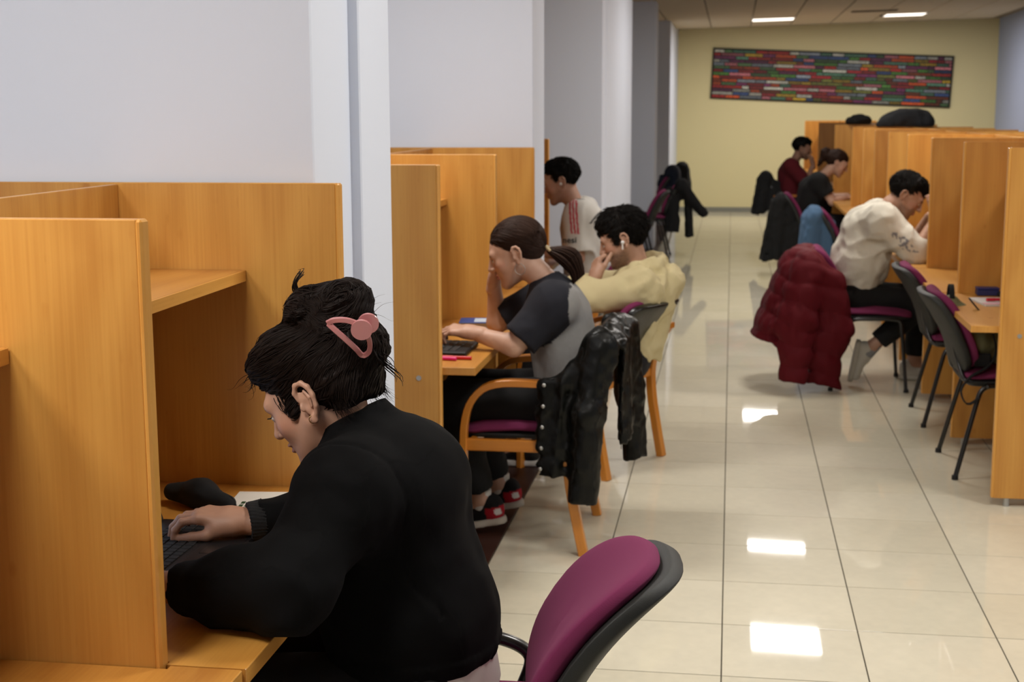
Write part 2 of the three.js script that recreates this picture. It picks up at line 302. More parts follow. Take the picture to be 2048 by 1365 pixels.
// ---------- hand: wrist point, direction of the fingers, back-of-hand normal, side (+1: thumb on the left of 'dir' seen from the back) ----------
function handField(w, dir, nrm, thumbSide, o = {}) {
  const F = new Field(), f = unit(dir); let n = unit(addv(nrm, f, -(nrm[0] * f[0] + nrm[1] * f[1] + nrm[2] * f[2]))); const s = cross(n, f).map(q => q * thumbSide), S = o.s || 1;
  const at = (a, b, c) => addv(addv(addv(w, f, a * S), s, b * S), n, c * S);
  const curl = o.curl || [.5, .5, .5, .5], len = [.074, .082, .076, .060], mcp = [[.088, .030], [.092, .009], [.087, -.011], [.078, -.029]], rad = [.0088, .0092, .0087, .0076];
  F.rc(addv(w, f, -.03 * S), at(.03, 0, 0), .026 * S, .026 * S, .02, { wide: [s, 1.25] });
  mcp.forEach(([a, b], i) => { F.rc(at(.01, b * .5, 0), at(a, b, 0), .0165 * S, .0118 * S, .014); });
  F.el(at(.045, .0, -.006), [.034 * S, .034 * S, .034 * S], .02); F.p.pop();
  F.rc(at(.02, .022, -.008), at(.052, .032, -.012), .0175 * S, .013 * S, .016);
  const spread = o.spread || 0.06;
  mcp.forEach(([a, b], i) => {
    let p = at(a, b, 0), ang = curl[i] * .55, sp = spread * (b / .02); const ph = [.46, .30, .26]; let r = rad[i] * S;
    for (let k = 0; k < 3; k++) { const d = addv(addv(f.map(q => q * Math.cos(ang)), n, -Math.sin(ang)), s, sp * Math.cos(ang)); const q = addv(p, unit(d), len[i] * ph[k] * S); F.rc(p, q, r, r * .9, k ? .004 : .007); p = q; r *= .9; ang += curl[i] * (k ? .8 : 1.1); }
  });
  const th = o.thumb || [.75, .55, -.25], t2 = o.thumb2 || [.95, .25, -.3]; const D = v => unit(addv(addv(f.map(q => q * v[0]), s, v[1]), n, v[2]));
  let p = at(.026, .024, -.008); const q1 = addv(p, D(th), .046 * S), q2 = addv(q1, D(t2), .034 * S), q3 = addv(q2, D(o.thumb3 || t2), .026 * S);
  F.rc(p, q1, .0155 * S, .0115 * S, .012).rc(q1, q2, .0112 * S, .0098 * S, .005).rc(q2, q3, .0098 * S, .0082 * S, .004);
  return F;
}
const skinNoise = skin => (x, y, z) => { const n = fbm(x * 50, y * 50, z * 50, 3); return [skin[0] * (1 + .1 * n), skin[1] * (1 + .12 * n), skin[2] * (1 + .12 * n)]; };

// ---------- strands of hair: tapered three-sided tubes along point lists ----------
function strands(list) { // list of {pts:[[x,y,z]...], r, tip}
  const pos = [], idx = [], uv = [];
  for (const { pts, r, tip = .15 } of list) {
    const n = pts.length, base = pos.length / 3;
    for (let i = 0; i < n; i++) {
      const a = pts[Math.max(0, i - 1)], b = pts[Math.min(n - 1, i + 1)], t = unit(sub(b, a)); let s = cross(t, [.31, .89, .33]); if (Math.hypot(...s) < 1e-3) s = cross(t, [1, 0, 0]); s = unit(s); const u = cross(t, s);
      const q = i / (n - 1), R = r * mix(1, tip, q * q) * (i === 0 ? .5 : 1);
      for (let k = 0; k < 3; k++) { const A = k * Math.PI * 2 / 3; pos.push(...addv(addv(pts[i], s, R * Math.cos(A)), u, R * Math.sin(A))); uv.push(k * .01, q * .2); }
    }
    for (let i = 0; i < n - 1; i++) for (let k = 0; k < 3; k++) { const a = base + i * 3 + k, b = base + i * 3 + (k + 1) % 3; idx.push(a, b, a + 3, b, b + 3, a + 3); }
  }
  const g = new THREE.BufferGeometry(); g.setAttribute('position', new THREE.Float32BufferAttribute(pos, 3)); g.setAttribute('uv', new THREE.Float32BufferAttribute(uv, 2)); g.setIndex(idx); g.computeVertexNormals(); return g;
}
const cat = list => { for (const g of list) { const has = list.some(q => q.attributes.color); if (has && !g.attributes.color) g.setAttribute('color', new THREE.BufferAttribute(new Float32Array(g.attributes.position.count * 3).fill(1), 3)); } return mergeGeometries(list, false); };
// scalp point (head frame) from direction; the scalp is the cranium ellipsoid
const scalp = (az, el, k = 1) => [.075 * k * Math.cos(el) * Math.sin(az), .052 + .080 * k * Math.sin(el), -.018 + .097 * k * Math.cos(el) * Math.cos(az)];
// lays strands over a hair volume: roots on its surface, each step follows flow(p, n) kept tangent to the surface
function groom(F, geo, L, R, o) {
  const P = geo.attributes.position, h = .002, grad = q => unit([F.at(q[0] + h, q[1], q[2]) - F.at(q[0] - h, q[1], q[2]), F.at(q[0], q[1] + h, q[2]) - F.at(q[0], q[1] - h, q[2]), F.at(q[0], q[1], q[2] + h) - F.at(q[0], q[1], q[2] - h)]);
  for (let i = 0; i < o.n; i++) {
    const v = Math.floor(R() * P.count); let p = [P.getX(v), P.getY(v), P.getZ(v)]; if (o.keep && !o.keep(p)) continue;
    const pts = [], off = o.off * (.3 + 1.4 * R()), lift = (o.lift || 0) * (.3 + R()), st = o.step * (.6 + .8 * R());
    for (let k = 0; k <= o.steps; k++) {
      const n = grad(p), d = F.at(...p), t = k / o.steps; p = addv(p, n, clamp(off - d, -.01, .01)); pts.push(addv(p, n, lift * t * t));
      let f = o.flow(p, n); const dn = f[0] * n[0] + f[1] * n[1] + f[2] * n[2]; f = unit(addv(f, n, -dn)); p = addv(p, f, st);
    }
    L.push({ pts, r: o.r * (.6 + .8 * R()), tip: o.tip ?? .15 });
  }
}
// short hair: a cap plus clumps combed along 'flow' (head frame). hairline(x,y,z) true where hair grows
function shortHair(o) {
  const R = rng(o.seed || 5), L = []; const cap = new Field();
  cap.el([0, .056, -.022], [.077 + .6 * o.vol, .080 + o.vol * .9, .098 + .5 * o.vol], .02); if (o.top) cap.el([0, .105, .02], [.055, .032 + o.top, .07], .03);
  cap.el([0, -.035, .085], [.095, .085, .062], .02, { op: 1 }); cap.el([0, -.105, .055], [.11, .085, .115], .02, { op: 1 }); cap.el([0, -.12, -.05], [.12, .06, .12], .02, { op: 1 });
  for (const s of [-1, 1]) cap.el([s * .085, -.004, .0], [.03, .034, .03], .01, { op: 1 });
  cap.disp = (x, y, z) => .004 * noise3(x * 70, y * 70, z * 70) + .006 * noise3(x * 28, y * 28, z * 28);
  const g = cap.mesh(.006);
  groom(cap, g, L, R, { n: o.n || 900, steps: 4, step: (o.len || .035) / 4, off: .001, lift: (o.lift || .5) * (o.len || .035) * .55, r: .0017, flow: p => o.flow(p, R) });
  return mergeGeometries([g, strands(L)], false);
}
// ---------- floor ----------
const T = 0.4216, TX = 0.0016, TZ = -3.918, FAR = -23.22, NEARZ = 2.2, LEFT = -3.2, RIGHT = 4.07;
const floor = structGroup('floor');
obj('grout_bed', cbox(LEFT, RIGHT, -.12, -.0015, FAR - .2, NEARZ, 0), M.grout, floor);
const texTile = dataTex(1024, 1024, (u, v) => { const a = fbm(u * 5, v * 5, 2, 5), b = fbm(u * 40, v * 40, 5, 3); const s = 1 + .035 * a + .02 * b; return [216 * s, 209 * s, 187 * s]; });
const tileMats = [0, 1, 2, 3].map(i => phy({ map: texTile, color: new THREE.Color().setRGB(1 - .02 * i, 1 - .022 * i, 1 - .03 * i), roughness: .5, specularIntensity: .4, clearcoat: .75, clearcoatRoughness: .03 }));
const tileGeo = (w, d) => cbox(-w / 2, w / 2, -.011, 0, -d / 2, d / 2, .0005, 2);
const tileVariants = [0, 1, 2, 3, 4, 5].map(() => tileGeo(T - .0042, T - .0042)); const tr = rng(11); const restTiles = [];
for (let k = -2; k <= 9; k++) for (let i = -13; i <= 45; i++) {
  const x = TX + (k + .5) * T, z = TZ - (i + .5) * T; if (x + T / 2 > RIGHT + .1 || z - T / 2 < FAR - .1) continue;
  const v = tileVariants[Math.floor(tr() * 6)], m = tileMats[Math.floor(tr() * 4)];
  if (k <= 2 && i >= -2 && i <= 27) { const t = obj('tile', v, m, floor); t.position.set(x, 0, z); t.rotation.y = Math.floor(tr() * 2) * Math.PI; }
  else restTiles.push(v.clone().translate(x, 0, z));
}
const rest = obj('tile_field', merge(restTiles), tileMats[1], floor); rest.userData.kind = 'stuff';
obj('dark_floor_strip', cbox(LEFT, TX - 2 * T - .003, -.011, .0005, FAR, NEARZ, .001), M.brownFloor, floor);

// ---------- walls and piers ----------
const WH = 3.25;
const box = (x0, x1, y0, y1, z0, z1) => cbox(x0, x1, y0, y1, z0, z1, 0.004);
struct('wall_back', box(LEFT - .2, RIGHT + .2, -.05, WH, FAR - .2, FAR), M.yellow);
struct('wall_right', box(RIGHT, RIGHT + .2, -.05, WH, FAR, NEARZ + .2), M.bluewall);
struct('wall_left', box(LEFT - .2, LEFT, -.05, WH, FAR, NEARZ + .2), M.paint);
struct('wall_front', box(LEFT - .2, RIGHT + .2, -.05, WH, NEARZ, NEARZ + .2), M.paint);
struct('wall_pier_1', merge([box(LEFT, -.946, 0, WH, -3.46, -3.14), box(LEFT, -.918, 0, WH, -3.765, -3.455)]), M.paint);
struct('wall_pier_2', box(LEFT, -.978, 0, WH, -7.42, -7.0), M.paint);
struct('wall_pier_3', merge([box(LEFT, -.905, 0, WH, -10.28, -10.0), box(LEFT, -.90, 0, WH, -12.85, -10.26)]), M.paint);
struct('wall_pier_4', box(LEFT, -.90, 0, WH, -17.3, -16.75), M.paint);
struct('wall_pier_5', box(LEFT, -.885, 0, WH, FAR, -20.4), M.paint);
struct('baseboard_back', cbox(-.885, RIGHT, 0, .075, FAR, FAR + .015, .003), M.baseboard);

// ---------- ceiling: slab, grid and tiles (one leaning plane) ----------
const ceiling = structGroup('ceiling'); ceiling.position.set(CEIL_X, CEIL_Y, 0); ceiling.rotation.z = Math.atan(TILT);
obj('ceiling_slab', cbox(LEFT - CEIL_X - .1, RIGHT - CEIL_X + .1, .03, .16, FAR, NEARZ + .1, 0), M.ceilGrid, ceiling);
const CT = .6, inLight = (x, z) => LIGHTS.some(l => Math.abs(x - (l[0] - CEIL_X)) < .15 + .3 && Math.abs(z - l[1]) < l[3] / 2 + .25);
const ctGeo = cbox(-CT / 2 + .007, CT / 2 - .007, -.002, .012, -CT / 2 + .007, CT / 2 - .007, .005); const restC = [];
for (let a = -7; a <= 6; a++) for (let b = -3; b <= 38; b++) {
  const x = a * CT, z = -21.0 + 3 * .6 - .6 * (b - 3) + 20.4 - 0; const zz = -21.0 + (38 - b) * CT - 2 * CT;
  if (zz - CT / 2 < FAR - .02 || zz > NEARZ || x < LEFT - CEIL_X || x > RIGHT - CEIL_X - .2) continue; if (inLight(x, zz)) continue;
  if (a >= -2 && zz < -13) obj('ceiling_tile', ctGeo, M.ceilTile, ceiling).position.set(x, 0, zz); else restC.push(ctGeo.clone().translate(x, 0, zz));
}
obj('ceiling_tile_field', merge(restC), M.ceilTile, ceiling).userData.kind = 'stuff';
// luminous panels with the light each one gives
const glow = std({ color: 0xffffff, emissive: 0xfff4e6, emissiveIntensity: 2.2, roughness: .6 });
for (const [x, z, w, d, label] of LIGHTS) {
  const t = thing('ceiling_light', label, 'ceiling light', [x, ceilY(x), z]); t.rotation.z = Math.atan(TILT);
  obj('frame', merge([cbox(-w / 2 - .012, w / 2 + .012, -.006, .02, -d / 2 - .012, -d / 2, .002), cbox(-w / 2 - .012, w / 2 + .012, -.006, .02, d / 2, d / 2 + .012, .002), cbox(-w / 2 - .012, -w / 2, -.006, .02, -d / 2, d / 2, .002), cbox(w / 2, w / 2 + .012, -.006, .02, -d / 2, d / 2, .002)]), M.frameWhite, t);
  obj('diffuser', cbox(-w / 2, w / 2, -.002, .01, -d / 2, d / 2, 0), glow, t);
  const L = new THREE.RectAreaLight(LIGHT_COLOR, LIGHT_POWER, w, d); L.position.set(0, -.012, 0); L.rotation.x = -Math.PI / 2; L.castShadow = true; t.add(L);
}
for (const [x, z, label] of [[1.86, -19.9, 'dark slotted air grille in the ceiling nearer the far wall'], [1.80, -16.6, 'dark slotted air grille in the ceiling at the top of the picture']]) {
  const t = thing('ceiling_vent', label, 'vent', [x, ceilY(x) - .003, z]); t.rotation.z = Math.atan(TILT);
  obj('backing', cbox(-.3, .3, -.002, .004, -.14, .14, 0), M.dark, t);
  for (let k = 0; k < 5; k++) obj('slat', cbox(-.3, .3, -.008, -.001, -.12 + k * .055, -.105 + k * .055, .001), M.ceilGrid, t);
}
// ---------- wall art: crooked board of coloured words ----------
{
  const W = 1024, H = 220, px = new Uint8Array(W * H * 3).fill(10); const R = rng(77);
  const cols = [[200, 52, 46], [230, 96, 44], [130, 134, 58], [90, 126, 80], [66, 92, 150], [220, 220, 206], [130, 52, 104], [204, 168, 48], [170, 44, 50], [104, 160, 132], [160, 172, 186], [140, 66, 34], [220, 130, 142], [90, 150, 62]];
  const rows = 15, rh = H / rows;
  for (let r = 0; r < rows; r++) { let x = 2; while (x < W - 6) { const L = 22 + Math.floor(R() * 80), c = cols[Math.floor(R() * cols.length)], s = .66 + .45 * R(); for (let q = x; q < Math.min(W - 3, x + L); q++) { const gap = ((q - x) % 9) > 7; for (let y = Math.floor(r * rh) + 2; y < (r + 1) * rh - 3; y++) { const i = (y * W + q) * 3; const f = gap || (hash3(q >> 1, y >> 1, r) < .16) ? .35 : 1; px[i] = c[0] * f * s; px[i + 1] = c[1] * f * s; px[i + 2] = c[2] * f * s; } } x += L + 4; } }
  const tex = dataTex(W, H, (u, v, x, y) => { const i = (y * W + x) * 3; return [px[i], px[i + 1], px[i + 2]]; });
  const w = 3.70, h = .765, g = cbox(-w / 2, w / 2, -h / 2, h / 2, 0, .045, .003), uv = g.attributes.uv, p = g.attributes.position; for (let i = 0; i < uv.count; i++) uv.setXY(i, p.getX(i) / w + .5, p.getY(i) / h + .5);
  const t = thing('wall_art', 'long crooked board of multicoloured words hanging on the yellow wall', 'wall art', [1.525, 2.14, FAR + .002]); t.rotation.z = -.045;
  obj('board', cbox(-w / 2 - .02, w / 2 + .02, -h / 2 - .02, h / 2 + .02, 0, .03, .004), M.dark, t);
  obj('printed_panel', g, std({ map: tex, roughness: .6 }), t);
}

// ---------- study carrels ----------
// one station: divider on its near side, spine panel, desktop, shelf; side = -1 (faces the left row's users looking towards -x) or +1
const TH = .028;
function carrel(o) {
  const { front, spine, z, depth, side, top, label, group } = o; const s = side, W = o.mat || M.wood; // z: centre of near divider, depth: distance to the next divider
  const t = thing('study_carrel', label, 'carrel', [0, 0, 0], 0, group);
  const X = (a, b, y0, y1, z0, z1, bv, gr) => cbox(Math.min(a, b), Math.max(a, b), y0, y1, z0, z1, bv, gr);
  const back = o.back ?? spine + s * Math.abs(spine - front);
  const divider = (zz, nm) => { const d = obj('side_panel', X(front + s * .006, back, .035, top, zz - TH / 2 + .001, zz + TH / 2 - .001, .0015), W, t);
    obj('edge_band', X(front - s * .004, front + s * .008, .035, top, zz - TH / 2, zz + TH / 2, .004), M.edge, d);
    obj('foot', new THREE.CylinderGeometry(.012, .0135, .035, 12).translate(front + s * .06, .0175, zz), M.silver, d);
    const sc = new THREE.CylinderGeometry(.009, .009, .003, 12).rotateX(Math.PI / 2).translate(front + s * .075, .715, zz + TH / 2 + .0005); obj('screw_cap', sc, M.silver, d); };
  const z0 = z - TH / 2, z1 = z - depth + TH / 2;
  if (!o.noNear) divider(z);
  if (o.last) divider(z - depth);
  obj('back_panel', X(spine - .009, spine + .009, .08, top - .004, z1, z0, .001), W, t);
  const us = uvSeed; const dt = obj('desktop', X(o.over ? front - s * .005 : o.desk, spine - s * .009, .722, .75, z1 + .001, z0 - .001, o.over ? 0 : .002, 2), o.deskMat || M.wood2, t);
  if (o.over) { uvSeed = us; obj('desk_lip', X(o.desk, front - s * .005, .722, .75, z1 - o.over, z0 + o.over, 0, 2), o.deskMat || M.wood2, dt); }
  obj('edge_band', X(o.desk - s * .0025, o.desk + s * .001, .722, .75, z1 + .001 - (o.over || 0), z0 - .001 + (o.over || 0), .001, 2), M.edge, dt);
  const sh = obj('shelf', X(spine - s * .31, spine - s * .009, 1.236, 1.262, z1 + .001, z0 - .001, .002, 2), M.wood2, t);
  obj('edge_band', X(spine - s * .3125, spine - s * .31, 1.236, 1.262, z1 + .001, z0 - .001, .001, 2), M.edge, sh);
  return t;
}
// left row by the camera
carrel({ front: -.872, spine: -1.415, desk: -.75, z: -.93, depth: 1.09, side: -1, top: 1.459, over: .012, noNear: true, label: 'study carrel nearest the camera, cut off by the left edge of the picture' });
carrel({ front: -.880, spine: -1.415, desk: -.745, z: -2.02, depth: 1.09, side: -1, top: 1.462, over: .012, last: true, label: 'study carrel with the open laptop where the woman in the black bomber jacket works' });
// second left row
carrel({ front: -.975, spine: -1.49, desk: -.86, z: -4.67, depth: 1.15, side: -1, top: 1.446, label: 'study carrel with pink marker pens used by the girl in the grey shirt' });
carrel({ front: -.972, spine: -1.49, desk: -.86, z: -5.82, depth: 1.15, side: -1, top: 1.446, last: true, label: 'study carrel used by the young man in the beige hoodie, against the second white pier' });
// third left row, behind the second pier
carrel({ front: -1.107, spine: -1.62, desk: -1.0, z: -7.5, depth: 1.1, side: -1, top: 1.457, last: true, label: 'study carrel used by the man in the white football shirt, behind the second pier' });
// right row
const RZ = [-5.88, -6.98, -8.08, -9.18, -10.28, -11.24, -12.2, -13.29, -15.58, -18.5, -22.0];
const rl = ['first study carrel of the right row, with papers on its desk', 'second study carrel of the right row, before the farther empty chair', 'study carrel of the right row where the man in the cream sweatshirt leans', 'study carrel of the right row just behind the man in the cream sweatshirt', 'fifth study carrel of the right row from the camera', 'sixth study carrel of the right row from the camera', 'seventh study carrel of the right row from the camera', 'wide study carrel of the right row used by the woman in the black T-shirt', 'study carrel of the right row used by the man in the dark red T-shirt', 'last study carrel of the right row, next to the yellow wall'];
for (let i = 0; i < 10; i++) carrel({ front: 1.093, spine: 1.62, desk: .985, z: RZ[i], depth: RZ[i] - RZ[i + 1], side: 1, top: 1.472, last: i === 9, mat: i % 2 ? M.wood2 : M.wood, deskMat: M.wood, label: rl[i] });
// ---------- chairs ----------
const sp = (c, e) => Math.sign(c) * Math.pow(Math.abs(c), e);
// rounded upholstered slab: t thick along x, h along y, w along z, then bent by 'deform'
function pad(t, h, w, e1, e2, deform, nu = 64, nv = 24) {
  const pos = [], uv = [], idx = [];
  for (let j = 0; j <= nv; j++) for (let i = 0; i <= nu; i++) {
    const v = (j / nv - .5) * Math.PI, u = i / nu * Math.PI * 2; let p = [t / 2 * sp(Math.sin(v), e1), h / 2 * sp(Math.cos(v), e1) * sp(Math.sin(u), e2), w / 2 * sp(Math.cos(v), e1) * sp(Math.cos(u), e2)];
    uv.push(p[2], p[1]); if (deform) p = deform(...p); pos.push(...p);
  }
  for (let j = 0; j < nv; j++) for (let i = 0; i < nu; i++) { const a = j * (nu + 1) + i, b = a + 1, c = a + nu + 1, d = c + 1; idx.push(a, b, c, b, d, c); }
  const g = new THREE.BufferGeometry(); g.setAttribute('position', new THREE.Float32BufferAttribute(pos, 3)); g.setAttribute('uv', new THREE.Float32BufferAttribute(uv, 2)); g.setIndex(idx); g.computeVertexNormals(); return g;
}
function backDeform(o) { const r = o.recline, cx = o.x, cy = o.y, c = Math.cos(r), s = Math.sin(r); return (x, y, z) => { // lumbar bulge and hollow across the width, then lean back about its foot
  const yy = y / o.h * 2; x += o.curve * (z / (o.w / 2)) ** 2 + o.lumbar * (1 - (yy + .35) ** 2) * .8; return [cx + x * c - y * s, cy + x * s + y * c, z]; }; }
// seat, back and shell shared by both chair kinds; local +x is the front
function upholstery(t, o) {
  const bd = { recline: .38, x: -.265, y: .645, h: .38, w: .45, curve: .03, lumbar: .03, ...o.back };
  obj('seat_cushion', pad(.43, .06, .45, .28, .9, (x, y, z) => [x + .02, .462 + y + .012 * Math.cos(x * 5) - .02 * (x / .21) ** 2 * (x > 0 ? 1 : .2) - .012 * (z / .22) ** 2, z]).rotateX(0), M.purple, t);
  obj('seat_pan', pad(.42, .03, .44, .28, .5, (x, y, z) => [x + .015, .432 + y, z]), M.blackPlastic, t);
  const dBack = backDeform(bd); obj('back_cushion', pad(.055, bd.h, bd.w - .02, .55, bd.sq ?? .4, (x, y, z) => dBack(x + .022, y, z)), M.purple, t);
  obj('back_shell', pad(.045, bd.h + .012, bd.w, .4, (bd.sq ?? .4) - .05, (x, y, z) => dBack(x - .018, y, z)), o.shell || M.blackPlastic, t); return dBack;
}
function tubeChair(label, pos, turn, o = {}) { // black tube frame
  const t = thing('visitor_chair', label, 'chair', pos, turn, o.group);
  const bk = upholstery(t, o), z = .245;
  for (const s of [-1, 1]) {
    obj('leg', polyTube([[.205, .006, s * (z + .012)], [.165, .42, s * (z - .02)], [.1, .425, s * (z - .02)]], .011), M.blackMetal, t);
    obj('leg', polyTube([[-.225, .006, s * (z + .012)], [-.125, .42, s * (z - .02)], [.1, .425, s * (z - .02)]], .011), M.blackMetal, t);
    obj('back_support', polyTube([[-.10, .42, s * (z - .05)], [-.19, .425, s * (z - .05)], lerp3([-.2, .43, s * .16], bk(-.03, -.1, s * .13), .5), bk(-.03, -.06, s * .13)], .010), M.blackMetal, t);
    for (const x of [.205, -.225]) obj('foot_cap', new THREE.CylinderGeometry(.014, .015, .02, 12).translate(x, .01, s * (z + .012)), M.dark, t);
    if (o.arms && s > 0) obj('arm', tube([[-.10, .43, s * (z + .0)], [-.12, .50, s * (z + .03)], [-.06, .535, s * (z + .035)], [.04, .53, s * (z + .035)], [.10, .50, s * (z + .03)], [.12, .43, s * (z + .0)]], .014, 40, 12), M.blackMetal, t);
  }
  obj('cross_bar', tube([[-.10, .42, -z], [-.10, .42, z]], .010, 4, 10), M.blackMetal, t);
  return t;
}
function woodChair(label, pos, turn, o = {}) { // bentwood arms
  const t = thing('wooden_armchair', label, 'chair', pos, turn, o.group); upholstery(t, { shell: M.leather, back: { recline: .42, x: -.27, y: .62, h: .36, lumbar: .015 }, ...o }); const z = .268;
  for (const s of [-1, 1]) {
    obj('front_leg_and_arm', bar([[.215, 0, s * z], [.212, .2, s * z], [.212, .38, s * z], [.207, .49, s * z], [.185, .565, s * z], [.135, .62, s * z], [.07, .64, s * z], [-.05, .642, s * z], [-.20, .638, s * z], [-.285, .632, s * z]], [0, 0, 1], .045, .026), M.chairWood, t);
    obj('rear_leg', bar([[-.235, 0, s * z], [-.205, .15, s * z], [-.18, .30, s * z], [-.175, .42, s * z], [-.20, .53, s * z], [-.265, .632, s * z]], [0, 0, 1], .04, .036), M.chairWood, t);
    obj('seat_rail', cbox(-.18, .21, .385, .43, s * z - .012, s * z + .012, .004, 0), M.chairWood, t);
  }
  obj('cross_rail', cbox(.17, .195, .385, .425, -z, z, .004, 2), M.chairWood, t); obj('cross_rail', cbox(-.185, -.16, .385, .425, -z, z, .004, 2), M.chairWood, t);
  return t;
}
M.leather = phy({ color: 0x0e0f0d, roughness: .3, clearcoat: .25, clearcoatRoughness: .3, bumpMap: rep(texRough, 4), bumpScale: .002 });
tubeChair('purple chair with black back shell that the woman in the black jacket sits on', [-.485, 0, -2.47], Math.PI + .10, { arms: true, back: { recline: .46, x: -.265, y: .642, h: .40, w: .40, curve: .035, lumbar: .05, sq: .7 } });
woodChair('wooden armchair of the girl in the grey shirt, black leather jacket over its back', [-.745, 0, -5.25], Math.PI);
woodChair('wooden armchair with black leather back under the young man in the hoodie', [-.625, 0, -6.40], Math.PI - .42);
woodChair('wooden armchair of the man in the white football shirt', [-.93, 0, -8.10], Math.PI);
tubeChair('empty chair holding the green backpack at the first right carrel', [1.235, 0, -6.545], 0);
tubeChair('empty purple chair between the green backpack chair and the man in cream', [1.235, 0, -7.60], 0);
tubeChair('black-legged chair of the man in cream, dark red puffer jacket on its back', [.825, 0, -8.52], 0);
tubeChair('chair with the denim jacket over its back', [1.05, 0, -11.9], 0);
tubeChair('chair of the woman in the black T-shirt, long dark coat on its back', [.86, 0, -14.2], 0);
woodChair('wooden armchair of the man in the dark red T-shirt', [.78, 0, -17.0], 0);
tubeChair('purple chair in the far left bay, in front of the one with the dark coat', [-1.0, 0, -14.6], Math.PI);
tubeChair('far left chair with the dark coat hanging from its back', [-.90, 0, -15.9], Math.PI);
// ---------- people ----------
const skinMat = phy({ vertexColors: true, roughness: .52, sheen: .15, sheenRoughness: .5 });
const clothMat = (hex, o = {}) => phy({ color: hex, roughness: .92, sheen: .25, sheenRoughness: .6, sheenColor: new THREE.Color(hex), bumpMap: rep(texWeave, 10), bumpScale: .0004, ...o });
const vcloth = phy({ vertexColors: true, roughness: .92, sheen: .15, sheenRoughness: .6, bumpMap: rep(texWeave, 10), bumpScale: .0004 });
const hairMat = hex => phy({ color: hex, roughness: .58, specularIntensity: .3 });
function figure(o) { // joints in world space; returns the group and helpers
  const J = o.J, g = o.g || 1, p = thing('person', o.label, 'person', [0, 0, 0]), parts = [];
  const base = [J.pelvis[0], 0, J.pelvis[2]]; p.position.set(...base); const place = geo => geo.translate(-base[0], -base[1], -base[2]);
  const ax = unit(sub(J.sh[0], J.sh[1])), ah = unit(sub(J.hip[0], J.hip[1])); const HM = headMatrix(o.head), hi = HM.clone().invert();
  const F = new Field();
  F.rc(J.pelvis, J.chest, .10 * g, .115 * g, .04, { wide: [ax, 1.3] }).rc(J.sh[0], J.sh[1], .055 * g, .055 * g, .05).rc(J.hip[0], J.hip[1], .10 * g, .10 * g, .05);
  F.rc(J.neck, o.head.pos, .05 * g, .046, .03);
  for (let i = 0; i < 2; i++) {
    F.rc(J.sh[i], J.el[i], .05 * g, .039 * g, .03).rc(J.el[i], J.wr[i], .041 * g, .026, .02);
    F.rc(J.hip[i], J.kn[i], .085 * g, .056 * g, .04).rc(J.kn[i], J.an[i], .055 * g, .036, .03).rc(J.an[i], J.toe[i], .035, .026, .03);
  }
  parts.push(F.mesh(o.cell || .012, skinNoise(o.skin)));
  const H = headField(o); const nb = V(...J.neck).applyMatrix4(hi); H.rc([0, -.03, -.022], [nb.x * .75, nb.y * .75, nb.z * .75], .05, .052 * g, .03);
  const hg = H.mesh(o.headCell || .004, faceColor(o)); parts.push(hg.applyMatrix4(HM));
  (o.hands || []).forEach(h => { if (h) parts.push(handField(h.w, h.dir, h.n, h.side, h).mesh(o.handCell || .0035, skinNoise(o.handSkin || o.skin))); });
  const body = obj('body', place(mergeGeometries(parts, false)), skinMat, p);
  const wear = (name, field, cell, mat, color) => obj(name, place(field.mesh(cell, color)), mat, p);
  const hair = (geo, mat, name = 'hair') => obj(name, place(geo.applyMatrix4(HM)), mat, p);
  const put = (name, geo, mat) => obj(name, place(geo), mat, p);
  return { p, J, g, ax, ah, HM, wear, hair, put, place, body };
}
// loose top: torso, shoulders and sleeves; len = how far the sleeves reach (0..2: 1 elbow, 2 wrist)
function topField(J, ax, o) {
  const F = new Field(), w = o.w || 1.3, r = o.r;
  F.rc(J.chest, o.hem, r + .008, o.rh || r - .01, .05, { wide: [ax, w], cap: 'b' });
  F.rc(J.sh[0], J.sh[1], o.rs || .075, o.rs || .075, .06); if (o.collar) F.rc(lerp3(J.chest, J.neck, .7), addv(J.neck, unit(sub(J.neck, J.chest)), o.collar), .075, .06, .03, { cap: 'b' });
  for (let i = 0; i < 2; i++) { const L = o.len[i], a = o.ra || .068, b = o.rb || .058, c = o.rc || .045;
    if (L <= 1) F.rc(J.sh[i], lerp3(J.sh[i], J.el[i], L), a, mix(a, b, L), .05, { cap: 'b' });
    else { F.rc(J.sh[i], J.el[i], a, b, .05).rc(J.el[i], lerp3(J.el[i], J.wr[i], L - 1), b, mix(b, c, L - 1), .02, { cap: 'b' }); } }
  if (o.folds) F.disp = o.folds; return F;
}
function legField(J, o = {}) { const F = new Field(), r = o.r || 1; F.rc(J.hip[0], J.hip[1], .112 * r, .112 * r, .05); for (let i = 0; i < 2; i++) { F.rc(J.hip[i], J.kn[i], .098 * r, .074 * r, .05).rc(J.kn[i], lerp3(J.kn[i], J.an[i], o.len || .88), .074 * r, (o.ra || .058) * r, .03, { cap: 'b' }); } if (o.waist) F.rc(J.pelvis, addv(J.pelvis, unit(sub(J.chest, J.pelvis)), o.waist), .118, .118, .04, { wide: [unit(sub(J.hip[0], J.hip[1])), 1.3], cap: 'b' }); F.disp = folds(.006, 14, unit(sub(J.kn[0], J.hip[0])), 3); return F; }
